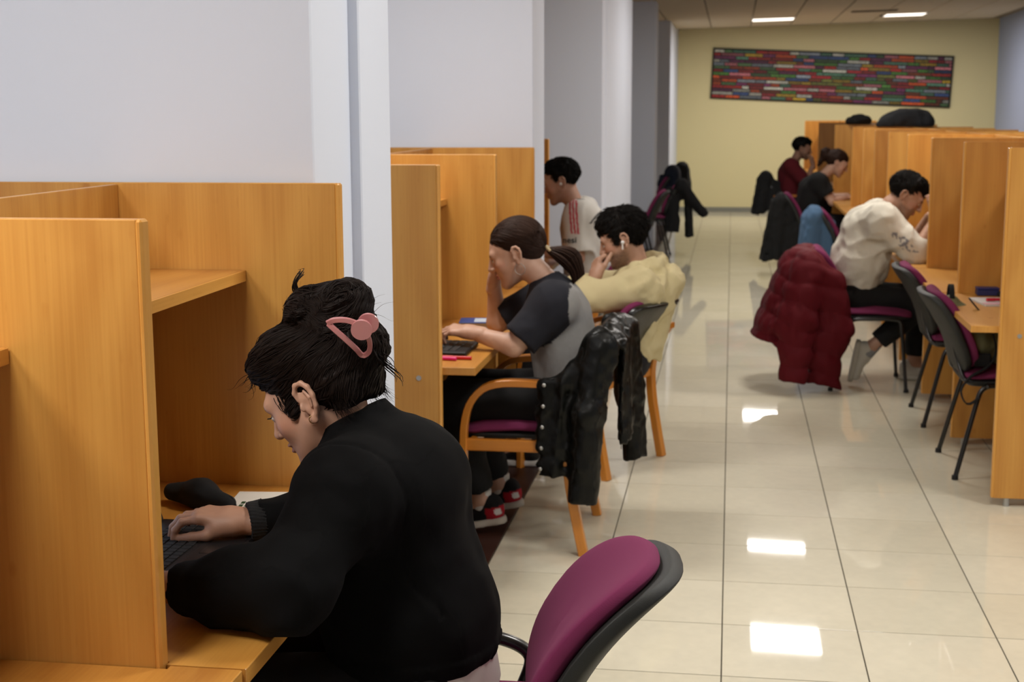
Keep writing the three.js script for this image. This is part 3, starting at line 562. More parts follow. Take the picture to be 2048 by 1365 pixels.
function shoe(ankle, fwd, up, o) { // upper and sole as two geometries; fwd = toe direction, up = sole normal
  const f = unit(fwd), u = unit(up), q = (a, b) => addv(addv(ankle, f, a), u, b); const F = new Field();
  F.rc(q(-.045, -.045), q(.13, -.06), .036, .030, .03).rc(q(-.03, -.01), q(.02, -.03), .037, .034, .03).rc(q(-.045, -.02), q(-.04, -.05), .034, .034, .02); F.cut(q(0, -.076), u.map(v => -v)); F.cut(q(-.02, .02), u);
  const S = new Field(); S.rc(q(-.05, -.085), q(.03, -.085), .036, .036, .02).rc(q(.03, -.085), q(.14, -.085), .036, .036, .03); S.cut(q(0, -.098), u.map(v => -v)); S.cut(q(0, -.070), u);
  return [F.mesh(.005, o.color && ((x, y, z) => { const d = sub([x, y, z], ankle); return o.color(d[0] * f[0] + d[1] * f[1] + d[2] * f[2], d[0] * u[0] + d[1] * u[1] + d[2] * u[2]); })), S.mesh(.005)];
}
const tintNoise = (c, a = .1, f = 80) => (x, y, z) => { const n = 1 + a * fbm(x * f, y * f, z * f, 3); return c.map(q => q * n); };

// --- woman in the black bomber jacket ---
{
  const z = -2.52; const J = { pelvis: [-.565, .53, z], chest: [-.645, .885, z], neck: [-.70, 1.015, z], sh: [[-.665, .955, z + .175], [-.695, .94, z - .18]], el: [[-.722, .832, -2.18], [-.82, .80, -2.74]], wr: [[-.935, .80, -2.235], [-.962, .79, -2.665]], hip: [[-.57, .525, z + .09], [-.57, .525, z - .09]], kn: [[-.98, .53, z + .12], [-.98, .53, z - .12]], an: [[-.95, .10, z + .10], [-.95, .10, z - .12]], toe: [[-1.08, .035, z + .10], [-1.08, .035, z - .12]] };
  const f = figure({ label: 'woman in a black bomber jacket with a pink hair clip, bent over her laptop', J, head: { pos: [-.755, 1.083, z - .005], pitch: .52, yaw: -(Math.PI / 2 + .20), roll: 0, s: 1.04 }, skin: [.50, .285, .195], handSkin: [.40, .215, .14], lip: [.34, .15, .13], wide: .97, headCell: .0026, handCell: .0026, ear: 1.18,
    hands: [{ w: [-.935, .80, -2.235], dir: [-.9, -.02, -.40], n: [.1, 1, .1], side: -1, curl: [.6, .6, .6, .7] }, { w: [-.970, .795, -2.662], dir: [-.93, .16, .14], n: [.25, .95, .0], side: 1, curl: [.62, .6, .58, .55], thumb: [.85, .35, -.45], thumb2: [.95, -.1, -.3] }] });
  const jk = new Field();
  jk.rc([-.645, .885, z], [-.575, .655, z], .152, .150, .05, { wide: [[0, 0, 1], 1.22] }).rc([-.575, .665, z], [-.562, .60, z], .146, .128, .03, { wide: [[0, 0, 1], 1.22], cap: 'b' });
  jk.rc([-.68, .76, z], [-.655, .62, z], .10, .095, .05, { wide: [[0, 0, 1], 1.4], cap: 'b' }); jk.el([-.60, .935, z], [.12, .115, .175], .05).rc(J.sh[0], J.sh[1], .076, .076, .06);
  jk.rc([-.665, .985, z], [-.70, 1.055, z - .002], .082, .070, .025, { cap: 'b' });
  jk.rc(J.sh[0], J.el[0], .082, .074, .05).rc(J.el[0], lerp3(J.el[0], J.wr[0], .5), .072, .066, .04).rc(lerp3(J.el[0], J.wr[0], .45), lerp3(J.el[0], J.wr[0], .96), .066, .048, .03, { cap: 'b' });
  jk.rc(J.sh[1], J.el[1], .08, .058, .05).rc(J.el[1], lerp3(J.el[1], J.wr[1], .86), .058, .046, .04, { cap: 'b' });
  const fo = folds(.007, 11, [.2, .9, .1], 4), fs = folds(.010, 13, [.3, .3, .9], 9);
  jk.disp = (x, y, zz) => { const sl = smooth(-2.36, -2.28, zz) + smooth(-2.70, -2.78, zz); let d = mix(fo(x, y, zz), fs(x, y, zz), clamp(sl));
    const q = Math.abs(y - (.612)); if (zz < -2.3 && q < .02 && x > -.72 && y < .64) d += .0015 * Math.sin(Math.atan2(zz - z, x + .57) * 120) - .004;
    const seam = Math.abs((zz + 2.345) - .10 * (y - .95)); if (y > .72 && x > -.80) d += .0035 * Math.exp(-((seam / .004) ** 2)); return d; };
  f.wear('jacket', jk, .0065, clothMat(0x060607, { roughness: .9, sheen: 0, specularIntensity: .3 }));
  const cuff = new Field(); cuff.rc(lerp3(J.el[1], J.wr[1], .80), lerp3(J.el[1], J.wr[1], 1.0), .046, .042, .01, { cap: 'ab' }); cuff.disp = (x, y, zz) => .0012 * Math.sin(Math.atan2(y - .79, zz + 2.68) * 40); f.wear('cuff', cuff, .003, clothMat(0x0a0a0b));
  const sh = new Field(); sh.rc([-.557, .50, z], [-.566, .64, z], .140, .137, .03, { wide: [[0, 0, 1], 1.24] }); sh.cut([0, .535, 0], [0, -1, 0]); sh.cut([0, .625, 0], [0, 1, 0]); sh.disp = folds(.004, 16, [0, 1, 0], 2); f.wear('shirt_hem', sh, .006, clothMat(0xd8d2cc));
  f.wear('trousers', legField(J), .012, clothMat(0x0c0c0e));
  for (let i = 0; i < 2; i++) { const [u, s] = shoe(J.an[i], [-1, 0, 0], [0, 1, 0], {}); f.put('shoe', u, M.dark); f.put('shoe_sole', s, M.frameWhite); }
  // hair: smooth sides drawn back to a twisted knot held by a claw clip
  const R = rng(21), cap = new Field(), L = [];
  cap.el([0, .062, -.022], [.082, .084, .103], .02).el([0, .104, .038], [.064, .046, .064], .04).el([0, .03, -.055], [.076, .075, .072], .03);
  cap.el([0, -.030, .094], [.10, .100, .066], .02, { op: 1 }); for (const s of [-1, 1]) { cap.el([s * .086, -.012, -.004], [.034, .036, .026], .012, { op: 1 }); cap.el([s * .075, -.06, .03], [.05, .05, .06], .02, { op: 1 }); cap.el([s * .0655, .024, .024], [.0085, .036, .013], .010, { rot: [-.2, 0, 0] }); cap.el([s * .052, -.005, -.075], [.022, .036, .028], .02); } cap.el([0, -.095, -.03], [.10, .06, .10], .02, { op: 1 });
  cap.el([0, .130, -.118], [.060, .046, .062], .016).el([0, .158, -.066], [.05, .036, .05], .018).el([0, .055, -.125], [.055, .05, .04], .03); 
  cap.disp = (x, y, zz) => .0035 * noise3(x * 40, y * 90, zz * 20) + .002 * noise3(x * 120, y * 160, zz * 60);
  const knot = [0, .085, -.128];
  const capGeo = cap.mesh(.004), K = [0, .125, -.112];
  groom(cap, capGeo, L, R, { n: 9000, steps: 9, step: .0085, off: .0016, r: .00095, tip: .4, flow: (p, n) => { const d = sub(p, K), e = Math.hypot(d[0] / .066, d[1] / .056, d[2] / .07), sw = cross(n, unit([.75, .45, -.5])); const w = smooth(1.35, .95, e); const wob = [.25 * noise3(p[0] * 30, p[1] * 30, p[2] * 30), .25 * noise3(p[0] * 30 + 9, p[1] * 30, p[2] * 30), 0]; return addv(addv(unit(sub(knot, p)).map(q => q * (1 - w)), sw, w * 1.2), wob, .6 + w); } });
  const curl = (p, dir, len, cr, r, turns = 1) => { const d = unit(dir), s = unit(cross(d, [.2, .5, .8])), u = cross(d, s), pts = []; for (let k = 0; k <= 12; k++) { const t = k / 12, a = t * t * turns * 6.28; pts.push(addv(addv(addv(p, d, len * t), s, cr * Math.sin(a) * t), u, cr * (1 - Math.cos(a)) * t)); } L.push({ pts, r, tip: .2 }); };
  for (let i = 0; i < 9; i++) curl([(R() - .5) * .02, .185, -.055 + (R() - .5) * .012], [(R() - .5) * .3, 1, .15 + (R() - .5) * .2], .035 + .012 * R(), .016, .0018, .7);
  for (let i = 0; i < 10; i++) curl([.02 + (R() - .5) * .03, .045 + R() * .03, -.155], [(R() - .5) * .3, -1, .12], .07 + .03 * R(), .012, .002, .6);
  for (let i = 0; i < 90; i++) { const a = (R() - .5) * 2.4, e = .35 + R() * 1.1; const p = scalp(Math.PI + a, e, 1.25 + .25 * R()); curl(p, addv(unit(sub(p, [0, .05, -.04])), [(R() - .5), (R() - .5), (R() - .5)], .9), .02 + .035 * R(), .006 + .008 * R(), .0004 + .0003 * R(), .3 + .35 * R()); }
  for (let i = 0; i < 26; i++) { const p = [(R() - .5) * .11, .088 + .03 * R(), .075 + .015 * R()]; curl(p, [(R() - .5) * .6, -.1 + (R() - .6) * .5, 1], .025 + .03 * R(), .012 * R(), .0005 + .0006 * R(), .7); }
  for (let i = 0; i < 190; i++) { const s = R() < .5 ? -1 : 1; const p = [s * (.066 + .008 * R()), -.035 + .04 * R(), -.05 - .04 * R()]; curl(p, [s * .1, -.6 - R() * .5, .35 * (R() - .3)], .014 + .022 * R(), .004, .00028 + .00025 * R(), .3); }
  for (let i = 0; i < 40; i++) { const s = R() < .5 ? -1 : 1; const p = [s * (.070 + .004 * R()), .05 - .03 * R(), .022 + .028 * R()]; curl(p, [0, -1, -.12 + .3 * R()], .016 + .02 * R(), .003, .0006 + .0006 * R(), .3); }
  for (const s of [-1, 1]) for (let i = 0; i < 22; i++) { const u = i / 21, x = s * mix(.021, .043, u), p = [x, .0145 + .002 * Math.sin(u * 3.1), mix(.0965, .087, u)]; L.push({ pts: [p, addv(p, [s * .001 * u, -.001, .005]), addv(p, [s * .003 * u, .001, .010])], r: .0006, tip: .2 }); }
  for (const s of [-1, 1]) for (let i = 0; i < 60; i++) { const u = R(), x = s * mix(.014, .050, u), p = [x, .034 + .004 * Math.sin(u * 3) + .003 * (R() - .5), mix(.0945, .078, u * u)]; L.push({ pts: [p, addv(p, [s * .005, .001, -.0005]), addv(p, [s * .009, .0005, -.0025])], r: .0006, tip: .2 }); }
  f.hair(mergeGeometries([capGeo, strands(L)], false), hairMat(0x1c130f));
  // claw clip on the near side of the knot
  const clipMat = phy({ color: 0xc27f80, roughness: .3, clearcoat: .6, clearcoatRoughness: .15 });
  const C = [-.672, 1.221, -2.415], rt = unit([.97, 0, -.24]), up = unit([.03, .97, .24]), nn = cross(rt, up), S = 1 / 1135, at = (x, y, d = 0) => addv(addv(addv(C, rt, x * S), up, -y * S), nn, d);
  const dpts = [[-42, -31, -.004], [-28, -39, 0], [0, -40, .004], [24, -28, .004], [38, -6, .002], [42, 18, -.002], [38, 36, -.006], [26, 45, -.010], [14, 28, -.004], [-2, 8, 0], [-22, -13, 0], [-40, -30, -.004]].map(q => at(...q));
  const clip = new THREE.Group(); clip.name = 'hair_clip'; f.p.add(clip);
  const cm = (n, g) => obj(n, f.place(g), clipMat, clip);
  cm('clip_frame', bar(dpts, nn, .007, .009, 70));
  const disc = (d, r, t) => { const g = new THREE.CylinderGeometry(r, r, t, 32).rotateX(Math.PI / 2); const m = new THREE.Matrix4().makeBasis(V(...rt), V(...up), V(...nn)); g.applyMatrix4(m); return g.translate(...at(27, -22, d)); };
  cm('clip_disc', disc(.010, .019, .007)); cm('clip_hinge', disc(.002, .009, .02)); cm('clip_disc', disc(-.012, .019, .006).translate(rt[0] * .012, .003, rt[2] * .012));
  clip.userData.label = 'dusty pink claw clip';
  const er = new THREE.TorusGeometry(.0075, .0011, 8, 24).rotateY(.4); f.put('earring', er.translate(-.752, 1.062, -2.447), phy({ color: 0xc9a978, metalness: 1, roughness: .25 }));
}
// --- girl in the grey shirt with navy sleeves ---
{
  const z = -5.25; const J = { pelvis: [-.60, .54, z], chest: [-.64, .85, z], neck: [-.685, .985, z], sh: [[-.635, .925, z + .17], [-.68, .915, z - .17]], el: [[-.775, .775, -5.02], [-.90, .80, -5.41]], wr: [[-.925, .812, -5.045], [-.905, .965, -5.37]], hip: [[-.60, .53, z + .09], [-.60, .53, z - .09]], kn: [[-1.02, .54, z + .11], [-1.02, .54, z - .11]], an: [[-.935, .125, -5.22], [-.905, .12, -5.48]], toe: [[-1.05, .05, -5.22], [-1.02, .05, -5.48]] };
  const f = figure({ label: 'girl in a grey shirt with navy raglan sleeves and ponytail, cheek resting on her fist', J, head: { pos: [-.795, 1.082, z], pitch: .36, yaw: -(Math.PI / 2) - .02, roll: 0, s: 1.0 }, skin: [.57, .34, .24], lip: [.45, .16, .14], headCell: .0035,
    hands: [{ w: [-.925, .815, -5.045], dir: [-.93, .10, -.1], n: [.1, 1, .25], side: -1, curl: [.8, .8, .8, .8] }, { w: [-.905, .965, -5.37], dir: [.25, 1, .35], n: [-1, 0, -.3], side: 1, curl: [1.5, 1.5, 1.5, 1.4] }] });
  const navy = lin(0x14151f), grey = lin(0x8f8e8c);
  f.wear('raglan_shirt', topField(J, f.ax, { r: .122, hem: [-.60, .615, z], rh: .130, w: 1.28, collar: .02, len: [.86, .86], ra: .074, rb: .074, rs: .078, folds: folds(.006, 13, [.1, .9, .2], 6) }), .0075, vcloth, (x, y, zz) => { const i = zz > z ? 0 : 1, q = [x, y, zz], seg = (a, b) => { const d = sub(b, a), e = sub(q, a), t = clamp((d[0] * e[0] + d[1] * e[1] + d[2] * e[2]) / (d[0] ** 2 + d[1] ** 2 + d[2] ** 2)); return Math.hypot(...sub(e, d.map(v => v * t))); }; const da = seg(J.sh[i], J.el[i]), dn = seg(J.sh[i], J.neck); return ((da < .098 && x < J.sh[i][0] + .062) || (dn < .085 && x < J.sh[i][0] + .03 + (y - .93) * -.4) || y > .985 || x < -.735 ? navy : grey).map(q => q * (1 + .12 * fbm(x * 90, y * 90, zz * 90, 2))); });
  f.wear('trousers', legField(J, { r: 1.05, waist: .05 }), .012, clothMat(0x08080a));
  const shoeCol = (a, u) => a < -.015 && u < -.025 ? (Math.abs(u + .045) < .012 && a > -.075 && a < -.05 ? [.8, .78, .74] : lin(0xb01526)) : a < .05 ? lin(0x101012) : (u > -.035 ? [.7, .68, .64] : lin(0x101012));
  for (let i = 0; i < 2; i++) { const [u, s] = shoe(J.an[i], [-.98, -.18, 0], [-.18, .98, 0], { color: shoeCol }); f.put('shoe', u, vcloth); f.put('shoe_sole', s, std({ color: 0xc8c0b0, roughness: .7 })); const sk = new Field(); sk.rc(addv(J.an[i], [0, .05, 0]), addv(J.an[i], [0, -.02, 0]), .039, .041, .01, { cap: 'a' }); f.wear('sock', sk, .006, clothMat(0xd6d2ca)); }
  const R = rng(31), cap = new Field(), L = []; cap.el([0, .060, -.020], [.080, .084, .103], .02).el([0, .03, -.06], [.07, .07, .06], .03); cap.el([0, -.045, .090], [.10, .095, .064], .02, { op: 1 }); for (const s of [-1, 1]) cap.el([s * .086, -.016, .004], [.034, .034, .026], .012, { op: 1 }); cap.el([0, -.105, -.02], [.10, .06, .10], .02, { op: 1 });
  const tie = [0, -.018, -.120];
  const capGeo = cap.mesh(.005); groom(cap, capGeo, L, R, { n: 4200, steps: 8, step: .0095, off: .0014, r: .0013, tip: .5, flow: p => unit(sub(tie, p)) });
  for (let i = 0; i < 420; i++) { const a = R() * 6.28, r0 = .020 * Math.sqrt(R()), pts = []; for (let k = 0; k <= 9; k++) { const t = k / 9, w = .45 + 1.5 * Math.sin(Math.min(1, t * 1.25) * 2.4); pts.push([Math.cos(a) * r0 * w * 1.2, -.018 + .02 * Math.sin(t * 3) - .150 * t + Math.sin(a) * r0 * w * .4, -.120 - .075 * Math.sin(t * 2.0) - Math.sin(a) * r0 * w]); } L.push({ pts, r: .0016 + .0014 * R(), tip: .25 }); }
  f.hair(mergeGeometries([capGeo, strands(L)], false), hairMat(0x33221a));
  const HMx = f.HM; f.put('hair_tie', new THREE.TorusGeometry(.016, .006, 8, 20).rotateX(.5).translate(0, -.018, -.124).applyMatrix4(HMx), phy({ color: 0xc9b48a, roughness: .5 }));
  f.put('hair_pin', cbox(-.002, .002, -.002, .002, -.014, .014, .001).rotateX(.5).translate(.052, .118, .035).applyMatrix4(HMx), phy({ color: 0x15151a, roughness: .2, clearcoat: 1 }));
  f.put('hoop_earring', new THREE.TorusGeometry(.021, .0012, 8, 28).rotateY(1.3).translate(.083, -.048, -.008).applyMatrix4(HMx), M.silver);
}
// --- young man in the beige hoodie ---
{
  const z = -6.40; const J = { pelvis: [-.46, .52, z], chest: [-.385, .775, z], neck: [-.405, .915, z], sh: [[-.385, .845, z + .165], [-.415, .845, z - .165]], el: [[-.635, .785, z + .20], [-.66, .79, z - .2]], wr: [[-.60, .872, z + .12], [-.80, .80, z - .1]], hip: [[-.46, .51, z + .09], [-.46, .51, z - .09]], kn: [[-.88, .53, z + .12], [-.88, .53, z - .12]], an: [[-.93, .10, z + .12], [-.93, .10, z - .12]], toe: [[-1.05, .04, z + .12], [-1.05, .04, z - .12]] };
  const f = figure({ label: 'young man in a beige hoodie with white earbuds, hand held to his mouth', J, head: { pos: [-.475, 1.037, z], pitch: .38, yaw: -(Math.PI / 2) - .05, s: 1.02 }, skin: [.46, .26, .175], beard: .62, headCell: .0045, hands: [{ w: [-.60, .872, z + .12], dir: [.10, 1, -.42], n: [-.9, .1, .5], side: -1, curl: [1.4, 1.4, 1.4, 1.4] }, null] });
  const hd = topField(J, f.ax, { r: .142, hem: [-.455, .54, z], rh: .150, w: 1.25, len: [1.75, 1.95], ra: .080, rb: .070, rc: .05, rs: .08, folds: folds(.017, 11, [.6, .5, .3], 12) });
  hd.el([-.275, .83, z], [.062, .105, .125], .03, { rot: [0, 0, -.35] }); for (const s of [-1, 1]) hd.chain([[-.315, .935, z], [-.335, .935, z + s * .085], [-.41, .915, z + s * .105], [-.475, .875, z + s * .07], [-.49, .85, z]], [.042, .044, .036, .032, .03], .022); const hf = folds(.009, 22, [.5, .8, .1], 3), hb = hd.disp; hd.disp = (x, y, zz) => hb(x, y, zz) + (x > -.40 ? hf(x, y, zz) : 0);
  f.wear('hoodie', hd, .0085, clothMat(0xcbbd92, { roughness: .95 }));
  f.wear('trousers', legField(J), .013, clothMat(0x15151a)); for (let i = 0; i < 2; i++) { const [u, s] = shoe(J.an[i], [-1, 0, 0], [0, 1, 0], {}); f.put('shoe', u, M.dark); f.put('shoe_sole', s, M.frameWhite); }
  f.hair(shortHair({ seed: 8, vol: .016, top: .018, n: 3600, len: .040, lift: .55, flow: (p, R) => unit([(R() - .5) * .8, p[2] > 0 ? -.1 : -.6, p[2] > -.02 ? .9 : -.15]) }), hairMat(0x14100d));
  for (const s of [-1, 1]) f.put('earbud', mergeGeometries([new THREE.SphereGeometry(.0085, 14, 10).translate(s * .088, 0, -.004), new THREE.CapsuleGeometry(.0032, .022, 4, 10).rotateX(-.35).translate(s * .090, -.017, .003)].map(g => g.toNonIndexed())).applyMatrix4(f.HM), std({ color: 0xe8e8e6, roughness: .25 }));
}
// --- man in the white football shirt ---
{
  const z = -8.10; const J = { pelvis: [-.80, .56, z], chest: [-.835, .95, z], neck: [-.885, 1.09, z], sh: [[-.84, 1.035, z + .185], [-.86, 1.03, z - .185]], el: [[-.85, .80, z + .22], [-.88, .80, z - .22]], wr: [[-1.02, .815, z + .10], [-1.05, .81, z - .1]], hip: [[-.80, .55, z + .09], [-.80, .55, z - .09]], kn: [[-1.2, .53, z + .12], [-1.2, .53, z - .12]], an: [[-1.2, .10, z + .12], [-1.2, .10, z - .12]], toe: [[-1.32, .04, z + .12], [-1.32, .04, z - .12]] };
  const f = figure({ label: 'man in a white football shirt with red shoulder stripes, seated behind the second pier', J, head: { pos: [-.965, 1.212, z], pitch: .30, yaw: -(Math.PI / 2), s: 1.02 }, skin: [.40, .225, .155], headCell: .0055, beard: .2, hands: [{ w: [-1.02, .815, z + .10], dir: [-.9, .15, -.4], n: [.1, .8, .6], side: -1, curl: [1, 1, 1, 1] }, null] });
  const white = lin(0xc9c6c0), red = lin(0xb8404c), dk = lin(0x303034);
  f.wear('football_shirt', topField(J, f.ax, { r: .135, hem: [-.80, .60, z], rh: .14, w: 1.3, collar: .015, len: [.82, .82], ra: .088, rb: .086, rs: .085, folds: folds(.007, 11, [.1, .9, .2], 15) }), .0055, vcloth, (x, y, zz) => {
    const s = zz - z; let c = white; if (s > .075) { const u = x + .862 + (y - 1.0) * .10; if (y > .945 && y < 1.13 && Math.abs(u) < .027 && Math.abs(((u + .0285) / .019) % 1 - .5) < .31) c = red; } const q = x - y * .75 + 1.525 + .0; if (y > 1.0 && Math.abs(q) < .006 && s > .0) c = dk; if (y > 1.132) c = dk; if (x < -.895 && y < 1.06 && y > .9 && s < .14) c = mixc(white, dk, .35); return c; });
  f.wear('trousers', legField(J), .014, clothMat(0x121216));
  f.hair(shortHair({ seed: 12, vol: .008, top: .004, n: 2600, len: .024, lift: .35, flow: (p, R) => unit([(R() - .5) * .7, -.5, p[2] > 0 ? .7 : -.1]) }), hairMat(0x0c0a09));
  for (const s of [-1, 1]) f.put('earbud', new THREE.SphereGeometry(.009, 12, 8).translate(s * .088, 0, -.004).applyMatrix4(f.HM), std({ color: 0xd8d8d6, roughness: .3 }));
  const font = await new FontLoader().loadAsync('fonts/droid/droid_sans_bold.typeface.json');
  const tg = new TextGeometry('nesine', { font, size: .030, depth: .0025, curveSegments: 3 }); tg.computeBoundingBox(); tg.translate(-(tg.boundingBox.max.x) / 2, 0, 0); const tp = tg.attributes.position; for (let i = 0; i < tp.count; i++) { const x = tp.getX(i); tp.setZ(i, tp.getZ(i) - x * x * 5.5); } tg.computeVertexNormals();
  f.put('sleeve_print', tg.rotateX(-.12).rotateY(.06).translate(-.862, .895, z + .2945), M.dark);
}
// --- man in the cream sweatshirt, right row ---
{
  const z = -8.55; const J = { pelvis: [.735, .53, z], chest: [.81, .90, z], neck: [.905, 1.055, z], sh: [[.87, .985, z + .18], [.88, .985, z - .18]], el: [[1.065, .815, z + .20], [1.08, .80, z - .22]], wr: [[1.175, 1.0, z + .12], [1.17, 1.0, z - .10]], hip: [[.735, .525, z + .09], [.735, .525, z - .09]], kn: [[1.13, .50, z + .10], [1.14, .50, z - .12]], an: [[.845, .235, z + .10], [1.12, .10, z - .14]], toe: [[.772, .11, z + .10], [1.24, .04, z - .14]] };
  const f = figure({ label: 'man in a cream sweatshirt and black trousers holding his bowed head at a right carrel', J, head: { pos: [1.012, 1.118, z], pitch: .62, yaw: Math.PI / 2 - .1, s: 1.02 }, skin: [.44, .245, .165], beard: .45, headCell: .0055, hands: [{ w: [1.175, 1.0, z + .12], dir: [.05, 1, -.35], n: [1, 0, .4], side: 1, curl: [.7, .7, .7, .7] }, null] });
  const sw = topField(J, f.ax, { r: .158, hem: [.735, .575, z], rh: .150, w: 1.25, collar: .01, len: [1.28, 1.3], ra: .095, rb: .082, rc: .06, rs: .095, folds: folds(.015, 12, [.7, .45, .2], 22) }); sw.el([.765, .74, z], [.165, .15, .19], .05);
  const cream = lin(0xcbc5b6), ink = lin(0x77767a);
  f.wear('sweatshirt', sw, .0075, vcloth, (x, y, zz) => { const s = zz - z; if (s > .14 && y < .93 && y > .82) { const t = (x - .935) * .75 + (y - .91) * .66, q = (x - .935) * -.66 + (y - .91) * .75; if (Math.abs(t - .02) < .02 && noise3(x * 70, y * 70, 5) > -.05) return ink; const l = (x - .96) * .62 + (y - .88) * -.78; if (Math.abs((x - .96) * .78 + (y - .88) * .62) < .016 && l > -.06 && l < .05 && noise3(x * 90, y * 90, 1) > .0) return ink; } return cream.map(q => q * (1 + .06 * fbm(x * 70, y * 70, zz * 70, 2))); });
  f.wear('trousers', legField(J, { r: 1.02, len: .86, waist: .05 }), .012, clothMat(0x0a0a0c));
  const ds = [[[-.28, -.95, 0], [.95, -.28, 0]], [[1, 0, 0], [0, 1, 0]]]; for (let i = 0; i < 2; i++) { const a = i ? J.an[i] : [.838, .18, z + .10]; const [u, s] = shoe(a, i ? [1, 0, 0] : [-.18, -.98, 0], i ? [0, 1, 0] : [.98, -.18, 0], {}); f.put('shoe', u, clothMat(0xc4c0b4, { roughness: .6 })); f.put('shoe_sole', s, std({ color: 0xb9b4a6, roughness: .7 })); }
  const sk = new Field(); sk.rc([.875, .262, z + .10], [.82, .20, z + .10], .038, .042, .01, { cap: 'a' }); f.wear('sock', sk, .006, clothMat(0x8f9092));
  f.hair(shortHair({ seed: 15, vol: .010, top: .006, n: 2600, len: .032, lift: .5, flow: (p, R) => unit([(R() - .5) * .8, -.3, p[2] > 0 ? .7 : -.1]) }), hairMat(0x15110e));
}
// --- woman in the black T-shirt ---
{
  const z = -14.3; const J = { pelvis: [.755, .52, z], chest: [.805, .85, z], neck: [.90, .985, z], sh: [[.845, .935, z + .165], [.87, .935, z - .165]], el: [[.985, .74, z + .20], [1.0, .76, z - .2]], wr: [[1.14, .785, z + .10], [1.15, .785, z - .1]], hip: [[.755, .52, z + .09], [.755, .52, z - .09]], kn: [[1.17, .52, z + .1], [1.17, .52, z - .1]], an: [[1.15, .1, z + .1], [1.15, .1, z - .1]], toe: [[1.27, .04, z + .1], [1.27, .04, z - .1]] };
  const f = figure({ label: 'woman in a black T-shirt with brown hair tied back, writing at the right row', J, head: { pos: [1.03, 1.098, z], pitch: .50, yaw: Math.PI / 2, s: 1.0 }, skin: [.55, .32, .225], headCell: .007, handCell: .005, cell: .014, hands: [{ w: [1.14, .785, z + .10], dir: [.95, -.1, -.2], n: [0, 1, .2], side: 1, curl: [1, 1, 1, 1] }, null] });
  f.wear('t_shirt', topField(J, f.ax, { r: .135, hem: [.755, .58, z], rh: .13, w: 1.28, collar: .01, len: [.66, .66], ra: .078, rb: .074, rs: .078, folds: folds(.007, 11, [.2, .9, .1], 31) }), .011, clothMat(0x0a0a0b));
  f.wear('trousers', legField(J), .016, clothMat(0x1a1d26));
  const h = new Field(); h.el([0, .060, -.020], [.084, .088, .106], .02).el([0, .03, -.06], [.075, .075, .065], .03).el([0, .05, -.15], [.045, .05, .05], .03).rc([0, .04, -.16], [0, -.09, -.15], .035, .02, .04); h.el([0, -.045, .090], [.10, .095, .064], .02, { op: 1 }); for (const s of [-1, 1]) h.el([s * .088, -.016, .004], [.034, .034, .026], .012, { op: 1 }); h.disp = (x, y, zz) => .006 * noise3(x * 40, y * 60, zz * 30); f.hair(h.mesh(.006), hairMat(0x2a1a12));
}
// --- man in the dark red T-shirt ---
{
  const z = -17.0; const J = { pelvis: [.69, .52, z], chest: [.675, .89, z], neck: [.735, 1.04, z], sh: [[.685, .985, z + .18], [.70, .98, z - .18]], el: [[.86, .79, z + .2], [.88, .79, z - .2]], wr: [[.945, .99, z + .10], [1.06, .80, z - .1]], hip: [[.69, .52, z + .09], [.69, .52, z - .09]], kn: [[1.1, .52, z + .1], [1.1, .52, z - .1]], an: [[1.1, .1, z + .1], [1.1, .1, z - .1]], toe: [[1.22, .04, z + .1], [1.22, .04, z - .1]] };
  const f = figure({ label: 'man in a dark red T-shirt, farthest reader of the right row', J, head: { pos: [.815, 1.17, z], pitch: .22, yaw: Math.PI / 2, s: 1.02 }, skin: [.34, .19, .13], beard: .4, headCell: .008, handCell: .005, cell: .014, hands: [{ w: [.945, .99, z + .10], dir: [-.1, 1, -.3], n: [1, 0, .3], side: 1, curl: [1, 1, 1, 1] }, null] });
  f.wear('t_shirt', topField(J, f.ax, { r: .128, hem: [.69, .58, z], rh: .13, w: 1.3, collar: .01, len: [.8, .8], ra: .08, rb: .08, rs: .08, folds: folds(.007, 11, [.2, .9, .1], 41) }), .011, clothMat(0x5e0f1c));
  f.wear('trousers', legField(J), .016, clothMat(0x16161a));
  f.hair(shortHair({ seed: 18, vol: .010, top: .008, n: 1200, len: .028, lift: .5, flow: (p, R) => unit([(R() - .5) * .8, -.3, p[2] > 0 ? .7 : -.1]) }), hairMat(0x0c0a09));
}
